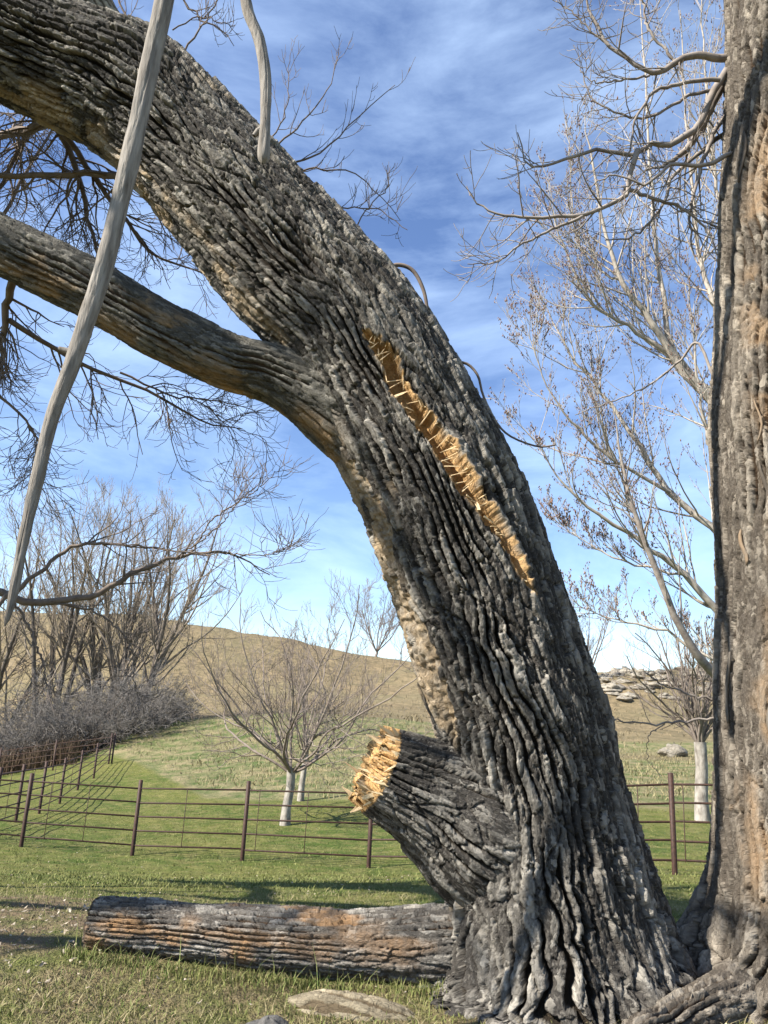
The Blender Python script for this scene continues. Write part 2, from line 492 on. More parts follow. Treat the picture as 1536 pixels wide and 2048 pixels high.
# ------------------------------------------------------------------ bark sweep
def sweep(name, K, rows, cols, mat, parent, base, bark, front=0.55, gash=None, lobes=None, cap=None, dense=None, fwd=(0, -1, 0), shape=None, arc=(-1.95, 1.95, .87)):
    """K rows: x, y, z, radius.  Returns object and its surface sampler."""
    K = np.asarray(K, float)
    fine = catmull(K, u=np.linspace(0, len(K) - 1, 2000))
    seg = np.linalg.norm(np.diff(fine[:, :3], axis=0), axis=1)
    S = np.concatenate([[0], np.cumsum(seg)])
    if dense is None:
        sr = np.linspace(0, S[-1], rows)
    else:
        wgt = np.interp(S, dense[0], dense[1]) if not callable(dense) else dense(fine)
        cw = np.concatenate([[0], np.cumsum(0.5 * (wgt[1:] + wgt[:-1]) * seg)])
        sr = np.interp(np.linspace(0, cw[-1], rows), cw, S)
    Cn = np.stack([np.interp(sr, S, fine[:, k]) for k in range(4)], 1)
    Tn = np.gradient(Cn[:, :3], sr, axis=0)
    ker = np.ones(9) / 9
    for k in range(3):
        Tn[:, k] = np.convolve(np.pad(Tn[:, k], 4, mode='edge'), ker, 'valid')
    Tn /= np.linalg.norm(Tn, axis=1)[:, None]
    f = np.asarray(fwd, float)
    e1 = f - (Tn @ f)[:, None] * Tn
    e1 /= np.linalg.norm(e1, axis=1)[:, None]
    e2 = np.cross(Tn, e1)
    n1 = int(cols * arc[2])
    th = np.concatenate([np.linspace(arc[0], arc[1], n1, endpoint=False), np.linspace(arc[1], arc[0] + 2 * math.pi, cols - n1, endpoint=False)])
    s2 = np.repeat(sr[:, None], cols, 1)
    t2 = np.repeat((th / (2 * math.pi) + 0.5)[None], rows, 0)
    thg = np.repeat(th[None], rows, 0)
    dirs = np.cos(th)[None, :, None] * e1[:, None] + np.sin(th)[None, :, None] * e2[:, None]
    rad = np.repeat(Cn[:, 3:4], cols, 1)
    if shape is not None:
        rad = rad * shape(s2, thg, Cn)
    B = Cn[:, None, :3] + rad[..., None] * dirs
    h, col = bark(s2, t2, thg, B)
    info = dict(S=sr, C=Cn, e1=e1, e2=e2, T=Tn)
    if gash is not None:
        h, col = gash(B, thg, s2, h, col)
    V = (B + h[..., None] * dirs).reshape(-1, 3)
    i = np.arange(rows - 1)[:, None] * cols; j = np.arange(cols)[None]
    Q = np.stack([i + j, i + (j + 1) % cols, i + cols + (j + 1) % cols, i + cols + j], -1).reshape(-1, 4)
    col = col.reshape(-1, 4)
    T = None
    if cap is not None:
        V, Q, T, col = cap(V, Q, col, rows, cols, info)
    st = np.stack([thg * float(np.median(Cn[:, 3])), s2, 0 * s2], -1).reshape(-1, 3)
    if len(V) > len(st):
        st = np.concatenate([st, V[len(st):]])
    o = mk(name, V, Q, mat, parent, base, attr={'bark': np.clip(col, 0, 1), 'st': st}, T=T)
    info['V'] = V[:rows * cols].reshape(rows, cols, 3)
    return o, info

def make_bark(R_ref, w, L, depth, seed, warp=0.35, patchiness=0.3, patch_fn=None, twist=0.0, knot=None, tilt=1.0, cross=1.0):
    nt = max(6, int(round(2 * math.pi * R_ref / w)))
    def bark(s, t, th, B):
        wn = max(3, nt // 6)
        k = 1.0 if knot is None else knot(B)
        tw = t + twist * s
        wa = (warp * k) / nt
        wt = warp * (2.6 * fbm(s / 0.55, tw * wn, wn, seed + 1, 3) + 0.75 * k * fbm(s / 0.15, tw * wn * 3, wn * 3, seed + 2, 3)) \
            + warp * 1.5 * np.clip(k - 1, 0, 1.2) * fbm(s / 0.26, tw * wn * 2, wn * 2, seed + 22, 2)
        rag = fbm(s / 0.035, tw * nt * 2, nt * 2, seed + 6, 3)
        # ridges that run along the trunk; the furrows between them open, close and join
        ph = tw * nt + wt
        ia = np.floor(ph); g = 0.5 - np.abs(ph - ia - 0.5)
        ii = ia.astype(np.int64) % nt
        wA = np.clip(0.055 + 0.40 * fbm(s / 0.33, tw * nt * 0.5 // 1 * 0 + tw * wn * 2, wn * 2, seed + 21, 2) * 1.5, -0.12, 0.19)
        furA = sstep(wA, wA + 0.075, g + 0.17 * rag)
        # slanting cross furrows
        nb = max(3, nt // 3)
        pb = tw * nb + s * 1.9 + 1.3 * fbm(s / 0.3, tw * wn, wn, seed + 24, 3)
        gb = 0.5 - np.abs(pb - np.floor(pb) - 0.5)
        pc = tw * nb - s * 1.7 + 1.3 * fbm(s / 0.3, tw * wn, wn, seed + 25, 3)
        gc = 0.5 - np.abs(pc - np.floor(pc) - 0.5)
        furB = np.minimum(sstep(0.0, 0.05, gb + 0.05 * rag + 0.25 * np.clip(fbm(s / .3, tw * wn, wn, seed + 26, 2), 0, 1)),
                          sstep(0.0, 0.05, gc + 0.05 * rag + 0.25 * np.clip(fbm(s / .3, tw * wn, wn, seed + 27, 2), 0, 1)))
        # plates: every ridge is broken across at its own uneven places
        def breaks(length, sd, wob):
            q = s / length + hash2(ii, ii * 0, sd) * 9 + wob * fbm(s / 0.05, tw * nt * 2, nt * 2, sd + 2, 2)
            j = np.floor(q).astype(np.int64)
            A1 = np.full(q.shape, 9.0); A2 = np.full(q.shape, 9.0); rr = np.zeros(q.shape); dd = np.zeros(q.shape)
            for o in (-1, 0, 1):
                c = j + o + 0.5 + 0.9 * (hash2(j + o, ii, sd + 1) - 0.5)
                d = np.abs(q - c); n_ = d < A1
                A2 = np.where(n_, A1, np.minimum(A2, d)); rr = np.where(n_, hash2(j + o, ii, sd + 3), rr); dd = np.where(n_, q - c, dd); A1 = np.where(n_, d, A1)
            return (A2 - A1) * length, rr, dd
        e1, rid, ds = breaks(L * 0.55, seed + 30, 0.45)
        e2_, rid2, ds2 = breaks(0.055, seed + 40, 0.7)
        crossA = sstep(0.0, 0.014, e1 + 0.006 * rag)
        n2 = nt * 3
        G1, G2, rid3, d3, dt3 = worley(s / 0.075 + 0.5 * fbm(s / 0.05, tw * n2, n2, seed + 8, 2), tw * n2 + 0.8 * fbm(s / 0.08, tw * nt, nt, seed + 7, 2), n2, seed + 9)
        chip = sstep(0.0, 0.14, G2 - G1)
        top = 0.80 + 0.34 * (rid - 0.5) + tilt * (0.22 * ds * (rid - 0.15) + 0.08 * (rid3 - 0.5) + 0.12 * d3 * (rid3 > 0.5)) + 0.35 * (np.minimum(g, 0.3) - 0.2)
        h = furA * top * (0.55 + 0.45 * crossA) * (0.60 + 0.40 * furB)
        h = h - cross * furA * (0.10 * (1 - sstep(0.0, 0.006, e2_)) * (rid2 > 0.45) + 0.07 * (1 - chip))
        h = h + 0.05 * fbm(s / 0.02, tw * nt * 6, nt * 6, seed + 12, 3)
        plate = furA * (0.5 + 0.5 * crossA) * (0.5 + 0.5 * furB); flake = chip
        big = fbm(s / 0.6, tw * 5, 5, seed + 13, 3)
        hh = depth * (h - 0.80) * np.clip(k, 0.8, 1.35) + 0.03 * big
        p = sstep(0.18, 0.30, fbm(s / 0.5, tw * max(3, nt // 5), max(3, nt // 5), seed + 14, 4) + 0.12 * (rid - 0.5) + (patchiness - 0.5) * 0.35)
        if patch_fn is not None:
            p = np.clip(p * patch_fn(th, B)[0] + patch_fn(th, B)[1] * sstep(0.35, 0.7, vnoise(s / 0.16, tw * nt * 0.5 // 1 * 0 + tw * (nt // 2), nt // 2, seed + 15)), 0, 1)
        rn = np.clip(0.55 * rid ** 1.8 + 0.65 * np.clip(rid3 - 0.55, 0, 1) * 1.6 + 0.3 * (h - 0.7), 0, 1)
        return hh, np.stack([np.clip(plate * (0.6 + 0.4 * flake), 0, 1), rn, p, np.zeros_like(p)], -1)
    return bark

# ------------------------------------------------------------------ the leaning tree
def sec(L, R, Y):
    L, R = np.array(L, float), np.array(R, float)
    c = (L + R) / 2
    p = P(c[0], c[1], Y)
    return [*p, metres(np.linalg.norm(L - R) / 2, p)]

TB = np.array([*P(1112, 1985, 4.95)[:2], 0.2])
lean = thing('leaning_tree', TB, 'huge leaning grey tree with deeply furrowed bark, cracked trunk and snapped stub', 'tree')
K = [sec((715, 2140), (1500, 2140), 4.93), sec((798, 2045), (1430, 2045), 4.93), sec((858, 1962), (1374, 1950), 4.95), sec((882, 1850), (1328, 1845), 4.95),
     sec((885, 1725), (1290, 1720), 4.95), sec((885, 1590), (1252, 1585), 4.95), sec((862, 1450), (1215, 1430), 4.95),
     sec((818, 1330), (1168, 1290), 4.95), sec((768, 1150), (1105, 1110), 4.94), sec((710, 1000), (1040, 945), 4.93),
     sec((655, 890), (968, 810), 4.92), sec((610, 790), (905, 705), 4.91), sec((552, 700), (838, 610), 4.9),
     sec((468, 612), (745, 505), 4.9), sec((376, 498), (640, 390), 4.88), sec((265, 362), (512, 258), 4.86),
     sec((148, 255), (395, 142), 4.84), sec((20, 182), (248, 82), 4.82), sec((-130, 112), (88, 28), 4.8)]
K += [[-4.5, 5.0, 7.0, .38], [-6.3, 5.6, 7.35, .36], [-8.3, 6.2, 7.5, .30], [-10.6, 6.6, 8.0, .20], [-13, 6.9, 9.0, .08]]
K = [[*k_[:3], k_[3] * (0.965 if k_[2] > 1.2 else 1.0)] for k_ in K]
GASH = np.array([(728, 660, 5), (752, 686, 13), (778, 716, 20), (792, 762, 21), (822, 805, 19), (858, 850, 23), (894, 900, 24), (925, 950, 24),
                 (960, 1000, 17), (1000, 1055, 15), (1030, 1110, 11), (1050, 1150, 7), (1072, 1185, 3)], float)
GASH[:, 2] *= 0.82
GF = catmull(GASH, u=np.linspace(0, len(GASH) - 1, 160))

def main_gash(B, th, s, h, col):
    px, py, _ = project(B.reshape(-1, 3))
    px, py = px.reshape(th.shape), py.reshape(th.shape)
    near = (np.abs(th) < 1.45) & (px > 640) & (px < 1150) & (py > 600) & (py < 1260)
    q = np.stack([px[near], py[near]], 1)
    D = np.full(len(q), 1e9); SD = np.zeros(len(q)); W = np.ones(len(q)); U = np.zeros(len(q))
    tang = np.gradient(GF[:, :2], axis=0); tang /= np.linalg.norm(tang, axis=1)[:, None]
    for c in range(0, len(q), 20000):
        dd = np.linalg.norm(q[c:c + 20000, None] - GF[None, :, :2], axis=2)
        k = dd.argmin(1)
        D[c:c + 20000] = dd[np.arange(len(k)), k]; W[c:c + 20000] = GF[k, 2]; U[c:c + 20000] = k / 159
        off = q[c:c + 20000] - GF[k, :2]
        SD[c:c + 20000] = off[:, 1] * tang[k, 0] - off[:, 0] * tang[k, 1]     # negative towards the right lip
    rg = 5.0 * (vnoise(U * 60, U * 0 + 3.3, 64, 77) - 0.5) + 4.0 * (vnoise(q[:, 0] / 6, q[:, 1] / 6, 4096, 78) - 0.5)
    W2 = np.maximum(W + rg * np.clip(W / 12, 0.2, 1), 1.0)
    m = sstep(W2 + 2.0, W2 - 2.0, D)
    prof = -0.24 * np.clip(W / 22, .2, 1) * (1 - np.clip(D / W2, 0, 1) ** 6 * 0.6) + 0.012 * (vnoise(U * 220, D / 30 + 4, 64, 79) - 0.5)
    hn = h[near]; cn = col[near]
    # the right lip is a smooth raised edge of split bark
    lip = sstep(W2 + 30, W2 + 4, D) * (SD < 0) * sstep(0.42, 0.5, U) * (1 - sstep(0.62, 0.66, U))
    lip2 = sstep(W2 + 16, W2 + 3, D) * (SD < 0) * sstep(0.66, 0.7, U) * (1 - sstep(0.93, 0.99, U)) * (vnoise(U * 26, U * 0 + 1.5, 64, 81) > 0.35)
    lp = np.maximum(lip, lip2)
    hn = hn * (1 - lp) + lp * (0.028 + 0.004 * rg)
    cn = cn * (1 - lp[:, None]) + lp[:, None] * np.array([1, 0.72, 0.0, 0.0])
    rim = sstep(W2 + 7, W2 + 1, D)
    cn[:, 3] = np.maximum(cn[:, 3], np.maximum(m, rim * 0.8 * (vnoise(U * 40, U * 0 + 7.1, 64, 82) > 0.4)))
    hn = hn * (1 - m) + prof * m
    h[near] = hn; col[near] = cn
    # bare tan strips where bark has come away, left flank above the stub
    for strip in (((788, 1170, 16), (822, 1235, 22), (852, 1300, 20), (872, 1370, 17), (900, 1440, 13), (908, 1475, 6)), ((700, 930, 10), (735, 990, 16), (765, 1060, 15), (785, 1120, 8))):
        SF = catmull(np.array(strip, float), u=np.linspace(0, len(strip) - 1, 60))
        nr = (np.abs(th) < 1.7) & (px > 640) & (px < 980) & (py > 880) & (py < 1520)
        q2 = np.stack([px[nr], py[nr]], 1)
        dd = np.linalg.norm(q2[:, None] - SF[None, :, :2], axis=2); kk = dd.argmin(1); dd = dd.min(1)
        ww = SF[kk, 2] * (0.25 + 0.95 * vnoise(q2[:, 0] / 12, q2[:, 1] / 22, 4096, 95))
        mm = sstep(ww + 3, ww - 3, dd)
        c2 = col[nr]; h2 = h[nr]
        c2[:, 2] = np.maximum(c2[:, 2], mm * (0.45 + 0.5 * vnoise(q2[:, 0] / 20, q2[:, 1] / 9, 4096, 97))); c2[:, 0] = np.maximum(c2[:, 0], 0.8 * mm)
        h[nr] = h2 * (1 - mm) + mm * (-0.030 + 0.026 * vnoise(q2[:, 0] / 13, q2[:, 1] / 6, 4096, 96) + 0.45 * h2); col[nr] = c2
    return h, col

def main_patch(th, B):
    z = B[..., 2]
    left = sstep(-0.75, -1.15, th)
    return 0.35 + 0.9 * left, 0.75 * sstep(-0.85, -1.2, th) * sstep(0.35, 0.9, z) + 0.0 * z

def main_knot(B):
    return 1.0 + 1.3 * sstep(1.25, 0.5, B[..., 2]) + 0.5 * np.exp(-((B[..., 2] - 2.2) ** 2) / 0.15) * (B[..., 0] < 0.9)

def main_shape(s, th, C):
    low = sstep(0.95, -0.05, C[:, 2])[:, None]
    lob = 0.12 + 0.06 * np.cos(5 * th + 2.6) + 0.05 * np.cos(8 * th + 2.0) + 0.04 * np.cos(13 * th + 0.4)
    pull = 0.015 * np.cos(3 * th + 1.0 + 0.6 * s) + 0.012 * np.cos(5 * th - 0.8 * s)
    return 1 + low ** 1.8 * lob * (0.75 + 0.5 * np.sin(3.1 * s + th)) + pull

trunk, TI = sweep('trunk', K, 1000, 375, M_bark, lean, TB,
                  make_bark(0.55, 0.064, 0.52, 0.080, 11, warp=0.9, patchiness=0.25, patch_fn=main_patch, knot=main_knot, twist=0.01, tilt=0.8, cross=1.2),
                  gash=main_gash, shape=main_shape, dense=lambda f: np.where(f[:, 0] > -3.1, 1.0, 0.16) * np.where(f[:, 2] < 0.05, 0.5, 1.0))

# lower limb
KL = [sec((880, 790), (900, 960), 5.0), sec((785, 765), (800, 990), 4.97), sec((700, 735), (704, 928), 4.9), sec((620, 712), (622, 858), 4.84), sec((545, 688), (545, 808), 4.81), sec((468, 668), (455, 783), 4.8), sec((340, 606), (318, 722), 4.78),
      sec((200, 523), (160, 634), 4.76), sec((20, 434), (-15, 545), 4.74), sec((-140, 360), (-170, 465), 4.72)]
KL += [[-4.2, 4.75, 5.15, .17], [-5.8, 4.9, 5.7, .14], [-7.6, 5.3, 6.0, .09], [-9.2, 5.9, 6.0, .04]]
limb, LI = sweep('limb', KL, 340, 120, M_limb, lean, TB,
                 make_bark(0.19, 0.048, 0.40, 0.042, 31, warp=0.6, patchiness=0.42, patch_fn=lambda th, B: (0.6 + 0 * th, 0.7 * sstep(-0.5, -1.1, th)), tilt=0.7),
                 dense=lambda f: np.where(f[:, 0] > -3.0, 1.0, 0.2))

# pale limb that rises from the top of the leaning trunk
def rough_cap(V, Q, col, rows, cols, info):
    return V, Q, None, col
KP = [[*P(240, 130, 4.95), .20], [*P(208, 65, 4.95), .185], [*P(180, 5, 4.95), .17], [*P(150, -90, 4.95), .15], [-1.9, 5.1, 8.2, .12], [-1.6, 5.4, 9.8, .05]]
sweep('limb', KP, 160, 90, M_root, lean, TB, make_bark(0.18, 0.06, 0.25, 0.010, 41, warp=0.5, patchiness=0.1))

# snapped stub
SE = np.array(P(762, 1540, 4.74)); SB = np.array(P(1040, 1690, 4.95))
KS = [[*SB, .50], [*P(960, 1648, 4.88), .465], [*P(890, 1606, 4.84), .38], [*P(828, 1574, 4.79), .305], [*P(788, 1554, 4.76), .272], [*SE, .25]]
def stub_cap(V, Q, col, rows, cols, info):
    rng = np.random.default_rng(5)
    ring = V[(rows - 1) * cols:].copy()
    ax = info['T'][-1]; c = ring.mean(0)
    VV = [V]; CC = [col]; QQ = [Q]
    prev = (rows - 1) * cols + np.arange(cols)
    nb = len(V)
    for k, f in enumerate((0.985, 0.9, 0.8, 0.7, 0.6, 0.5, 0.4, 0.3, 0.2, 0.1, 0.02)):
        p = c + (ring - c) * f
        cl = hash2((np.arange(cols) * 1.0 / (2 + k % 2)).astype(np.int64), np.full(cols, k), 90)
        out = (0.02 + 0.085 * cl ** 1.5) * (1 if k else 0.15)
        p = p + ax * out[:, None]
        ids = nb + k * cols + np.arange(cols)
        VV.append(p); CC.append(np.tile([1, .5, 0, 1.0], (cols, 1)))
        QQ.append(np.stack([prev, np.roll(prev, -1), np.roll(ids, -1), ids], 1))
        prev = ids
    return np.concatenate(VV), np.concatenate(QQ), None, np.concatenate(CC)
stub, SI = sweep('broken_stub', KS, 180, 250, M_bark, lean, TB,
                 make_bark(0.34, 0.056, 0.5, 0.052, 51, warp=0.7, patchiness=0.2, patch_fn=lambda th, B: (0.5 + 0 * th, 0 * th)),
                 cap=stub_cap, fwd=(0, -1, 0.1))

# ---- splinters: one bent sliver mesh shared by all
def sliver(name, mat, n=5, seed=0):
    rng = np.random.default_rng(seed)
    x = np.linspace(0, 1, n); V = []
    for k, a in enumerate(x):
        w = 0.5 * (1 - 0.85 * a ** 1.5); b = 0.10 * math.sin(a * 2.2)
        for sy, sz in ((-1, -1), (1, -1), (1, 1), (-1, 1)):
            V.append((a, sy * w * (1 + .2 * rng.standard_normal()), sz * w + b * 4 * rng.uniform(.6, 1.2)))
    Q = []
    for k in range(n - 1):
        for j in range(4):
            Q.append((k * 4 + j, k * 4 + (j + 1) % 4, k * 4 + 4 + (j + 1) % 4, k * 4 + 4 + j))
    Q += [(3, 2, 1, 0), tuple(4 * (n - 1) + j for j in range(4))]
    me = bpy.data.meshes.new(name)
    me.from_pydata(V, [], Q); me.materials.append(mat)
    return me
SLV = [sliver('splinter', M_wood, 5, s) for s in range(4)]

def orient(p, xdir, up, lx, wy, wz):
    x = np.asarray(xdir, float); x /= np.linalg.norm(x)
    z = np.asarray(up, float) - x * np.dot(x, up); z /= np.linalg.norm(z); y = np.cross(z, x)
    m = Matrix.Identity(4)
    for i in range(3):
        m[i][0], m[i][1], m[i][2], m[i][3] = x[i] * lx, y[i] * wy, z[i] * wz, p[i]
    return m

rng = np.random.default_rng(8)
def add_sliver(parent, p, xdir, up, lx, wy, wz, k, name='splinter'):
    o = link(bpy.data.objects.new(name, SLV[k % 4]))
    o.parent = parent
    o.matrix_local = orient(np.asarray(p) - TB, xdir, up, lx, wy, wz)
ring = SI['V'][-1]; cen = ring.mean(0); ax = SI['T'][-1]
for k in range(150):
    th = rng.uniform(0, 2 * math.pi); f = math.sqrt(rng.uniform(0.02, 0.96))
    q = cen + (ring[int(th / (2 * math.pi) * len(ring)) % len(ring)] - cen) * f
    L_ = rng.uniform(0.04, 0.13) * (1.5 if rng.random() < .2 else 1)
    d = ax + 0.16 * rng.standard_normal(3) + (np.array([0, 0, -0.9]) if rng.random() < .1 else 0)
    add_sliver(stub, q - ax * 0.01, d, (0.2, -1, 0.3), L_, rng.uniform(.012, .045), rng.uniform(.006, .016), k)

# surface point of the trunk under a picture point (front side)
TV = TI['V'].reshape(-1, 3)
tpx, tpy, tz = project(TI['C'][:, None, :3].repeat(1, 1).reshape(-1, 3))
def trunk_front(px, py, lift=0.0):
    cpx, cpy, _ = project(TI['C'][:, :3])
    k = np.argmin((cpx - px) ** 2 + (cpy - py) ** 2)
    c = TI['C'][k]
    d = ray(px, py); d = d / np.linalg.norm(d)
    # nearest approach to the axis line, then step back to the surface
    T = TI['T'][k]; w = EYEP - c[:3]
    dp = d - T * (d @ T); wp = w - T * (w @ T)
    a, b_, cc = dp @ dp, 2 * dp @ wp, wp @ wp - (c[3] + lift) ** 2
    disc = max(b_ * b_ - 4 * a * cc, 0)
    t = (-b_ - math.sqrt(disc)) / (2 * a)
    return EYEP + d * t
tang = np.gradient(GF[:, :2], axis=0); tang /= np.linalg.norm(tang, axis=1)[:, None]
for k in range(80):
    u = int(np.clip(rng.beta(1.3, 1.2) * 150, 8, 150))
    c, w = GF[u, :2], GF[u, 2]
    nrm = np.array([tang[u, 1], -tang[u, 0]])          # towards the right lip
    side = rng.choice([-1, 1])
    if k < 34:                                         # slivers that bridge the split
        a = c - nrm * side * (w + 2) + tang[u] * rng.uniform(-5, 5); b2 = c + nrm * side * w * rng.uniform(0.2, 1.0) + tang[u] * rng.uniform(-9, 16)
    else:
        a = c - nrm * side * (w * 1.0); b2 = a + tang[u] * rng.uniform(-30, 30) + nrm * side * w * rng.uniform(.1, .8)
    A, B_ = trunk_front(*a, rng.uniform(-.05, -.012)), trunk_front(*b2, rng.uniform(-.08, -.005))
    if np.linalg.norm(B_ - A) < 0.01: continue
    add_sliver(trunk, A, B_ - A, (0, -1, 0.3), np.linalg.norm(B_ - A), rng.uniform(.003, .007) * (3 if rng.random() < .12 else 1), rng.uniform(.003, .006), k)

# ------------------------------------------------------------------ branches
class Tubes:
    def __init__(self): self.V = []; self.Q = []; self.n = 0
    def add(self, pts, rad, sides):
        M_, n_, _ = pts.shape
        if M_ == 0: return
        T = np.gradient(pts, axis=1); T /= np.linalg.norm(T, axis=2)[..., None] + 1e-12
        mean = T.mean(1)
        ref = np.where((np.abs(mean[:, 2]) < 0.8)[:, None], np.array([0, 0, 1.0]), np.array([1.0, 0, 0]))[:, None]
        e1 = np.cross(T, ref); e1 /= np.linalg.norm(e1, axis=2)[..., None] + 1e-12
        e2 = np.cross(T, e1)
        a = np.arange(sides) * 2 * math.pi / sides
        V = pts[:, :, None] + rad[:, :, None, None] * (np.cos(a)[:, None] * e1[:, :, None] + np.sin(a)[:, None] * e2[:, :, None])
        i = np.arange(M_)[:, None, None] * n_ * sides + np.arange(n_ - 1)[None, :, None] * sides; j = np.arange(sides)[None, None]
        Q = np.stack([i + j, i + (j + 1) % sides, i + sides + (j + 1) % sides, i + sides + j], -1).reshape(-1, 4) + self.n
        self.V.append(V.reshape(-1, 3)); self.Q.append(Q[:, ::-1]); self.n += M_ * n_ * sides
    def build(self, name, mat, parent, base, smooth=True):
        return mk(name, np.concatenate(self.V), np.concatenate(self.Q), mat, parent, base, smooth)

def grow(rng, st, di, ln, r0, r1, n, wander=0.12, trop=(0, 0, 0), curl=None):
    st = np.asarray(st, float); d = np.asarray(di, float); d = d / np.linalg.norm(d, axis=1)[:, None]
    m_ = len(st); step = (np.asarray(ln) / (n - 1))[:, None]
    pts = [st]; trop = np.asarray(trop, float)
    for k in range(1, n):
        t = trop if curl is None else trop + np.asarray(curl, float) * (k / n) ** 2
        d = d + wander * rng.standard_normal((m_, 3)) + t / (n - 1) * 4
        d /= np.linalg.norm(d, axis=1)[:, None]
        pts.append(pts[-1] + d * step)
    tt = np.linspace(0, 1, n)[None]
    r0 = np.broadcast_to(r0, (m_,))[:, None]; r1 = np.broadcast_to(r1, (m_,))[:, None]
    return np.stack(pts, 1), r0 * (1 - tt) + r1 * tt

def spawn(rng, pts, rad, ln, k, lo, hi, a0, a1, l0, l1, rr, bias=None):
    m_, n, _ = pts.shape
    idx = np.repeat(np.arange(m_), k)
    u = rng.uniform(lo, hi, len(idx)) * (n - 1)
    i = np.clip(u.astype(int), 0, n - 2); f = (u - i)[:, None]
    p = pts[idx, i] * (1 - f) + pts[idx, i + 1] * f
    pd = pts[idx, i + 1] - pts[idx, i]; pd /= np.linalg.norm(pd, axis=1)[:, None] + 1e-12
    rv = rng.standard_normal((len(idx), 3))
    if bias is not None: rv = rv + np.asarray(bias)
    pp = rv - (rv * pd).sum(1)[:, None] * pd; pp /= np.linalg.norm(pp, axis=1)[:, None] + 1e-12
    a = np.radians(rng.uniform(a0, a1, len(idx)))[:, None]
    d = np.cos(a) * pd + np.sin(a) * pp
    L_ = np.asarray(ln)[idx] * rng.uniform(l0, l1, len(idx)) * (1 - 0.45 * u / (n - 1))
    r = (rad[idx, i] * (1 - f[:, 0]) + rad[idx, i + 1] * f[:, 0]) * rr
    return p, d, L_, r

def polyline(pts, Y, n=14, r0=0.03, r1=0.006, jit=0.0, rng=None):
    """hand-placed branch through picture points, standing at distance Y (scalar or list)"""
    Ys = np.broadcast_to(Y, (len(pts),)) if np.ndim(Y) == 0 else Y
    W = np.array([P(x, y, yy) for (x, y), yy in zip(pts, Ys)])
    C = catmull(W, u=np.linspace(0, len(W) - 1, n))
    if rng is not None and jit: C[1:-1] += rng.normal(0, jit, C[1:-1].shape)
    return C[None], np.linspace(r0, r1, n)[None], np.array([np.linalg.norm(np.diff(C, axis=0), axis=1).sum()])

def stack(items):
    P_ = np.concatenate([i[0] for i in items]); R_ = np.concatenate([i[1] for i in items]); L_ = np.concatenate([i[2] for i in items])
    return P_, R_, L_

def buds(pts_list, rng, size, keep=1.0):
    """small pointed buds near twig tips; returns V, Q(tris)"""
    P_ = np.concatenate([p[:, 2:].reshape(-1, 3) for p in pts_list])
    P_ = P_[rng.random(len(P_)) < keep]
    m_ = len(P_)
    ax = rng.standard_normal((m_, 3)) * 0.5 + np.array([0, 0, 1.0]); ax /= np.linalg.norm(ax, axis=1)[:, None]
    rf = rng.standard_normal((m_, 3)); e1 = np.cross(ax, rf); e1 /= np.linalg.norm(e1, axis=1)[:, None]; e2 = np.cross(ax, e1)
    s = size * rng.uniform(.6, 1.4, m_)[:, None]
    P_ = P_ + e1 * s * 0.5
    V = np.stack([P_ - ax * s, P_ + e1 * s * .38, P_ + e2 * s * .38, P_ - e1 * s * .38 - e2 * s * .3, P_ + ax * s], 1).reshape(-1, 3)
    b0 = np.arange(m_)[:, None] * 5
    T = np.concatenate([b0 + np.array(t) for t in ((0, 2, 1), (0, 3, 2), (0, 1, 3), (4, 1, 2), (4, 2, 3), (4, 3, 1))])
    return V, T

# --- the leaning tree's own branches
rng = np.random.default_rng(21)
up = Tubes()
H = lambda pts, Y, r0, r1, n=14: polyline(pts, Y, n, r0, r1, 0.01, rng)
# far-side drooping branches seen under the trunk and limb, left
mains = stack([
    H([(360, 352), (240, 352), (120, 350), (0, 352), (-160, 345)], [5.0, 5.3, 5.6, 5.8, 6.1], .030, .022),
    H([(215, 285), (120, 245), (40, 262), (0, 272), (-160, 330)], [5.0, 5.3, 5.7, 5.9, 6.3], .055, .03),
    H([(110, 250), (150, 330), (172, 420), (200, 520), (190, 610)], [5.4, 5.6, 5.8, 5.9, 6.0], .030, .008),
    H([(130, 270), (200, 370), (260, 450), (320, 515), (420, 552)], [5.4, 5.6, 5.8, 6.0, 6.1], .026, .006),
    H([(60, 262), (20, 330), (-20, 420), (-60, 520)], [5.8, 5.9, 6.0, 6.0], .022, .008),
    H([(30, 540), (12, 620), (5, 700), (-20, 790)], [5.0, 5.2, 5.3, 5.4], .032, .014),
    H([(18, 640), (100, 690), (200, 745), (330, 800), (410, 845), (485, 858)], [5.2, 5.5, 5.7, 5.9, 6.0, 6.1], .022, .004),
    H([(240, 745), (340, 790), (430, 800), (520, 825)], [5.8, 5.9, 6.0, 6.0], .010, .003),
    H([(-30, 760), (40, 830), (80, 900), (60, 960)], [5.4, 5.5, 5.6, 5.6], .013, .004),
    H([(0, 440), (60, 330), (140, 200), (180, 90)], [6.6, 6.6, 6.6, 6.6], .018, .005),
    H([(-30, 300), (60, 230), (90, 215), (150, 300)], [6.4, 6.5, 6.5, 6.5], .014, .004),
])
up.add(mains[0], mains[1], 6)
p, d, L_, r = spawn(rng, *mains, 15, .1, .98, 25, 70, .25, .5, .5)
c1 = grow(rng, p, d, np.clip(L_, .25, .9), np.clip(r, .004, .012), .003, 9, .16, (0, 0, -0.22), (0, 0, 0.2)); up.add(*c1, 4)
p, d, L_, r = spawn(rng, c1[0], c1[1], np.full(len(c1[0]), .7), 5, .1, 1, 25, 65, .35, .8, .7)
c2 = grow(rng, p, d, L_, np.clip(r, .0026, .006), .0022, 8, .16, (0, 0, -0.2), (0, 0, .55)); up.add(*c2, 3)
p, d, L_, r = spawn(rng, c2[0], c2[1], np.full(len(c2[0]), .35), 2, .2, 1, 25, 60, .3, .8, .8)
c3 = grow(rng, p, d, L_, .0024, .0018, 5, .16, (0, 0, .2)); up.add(*c3, 3)
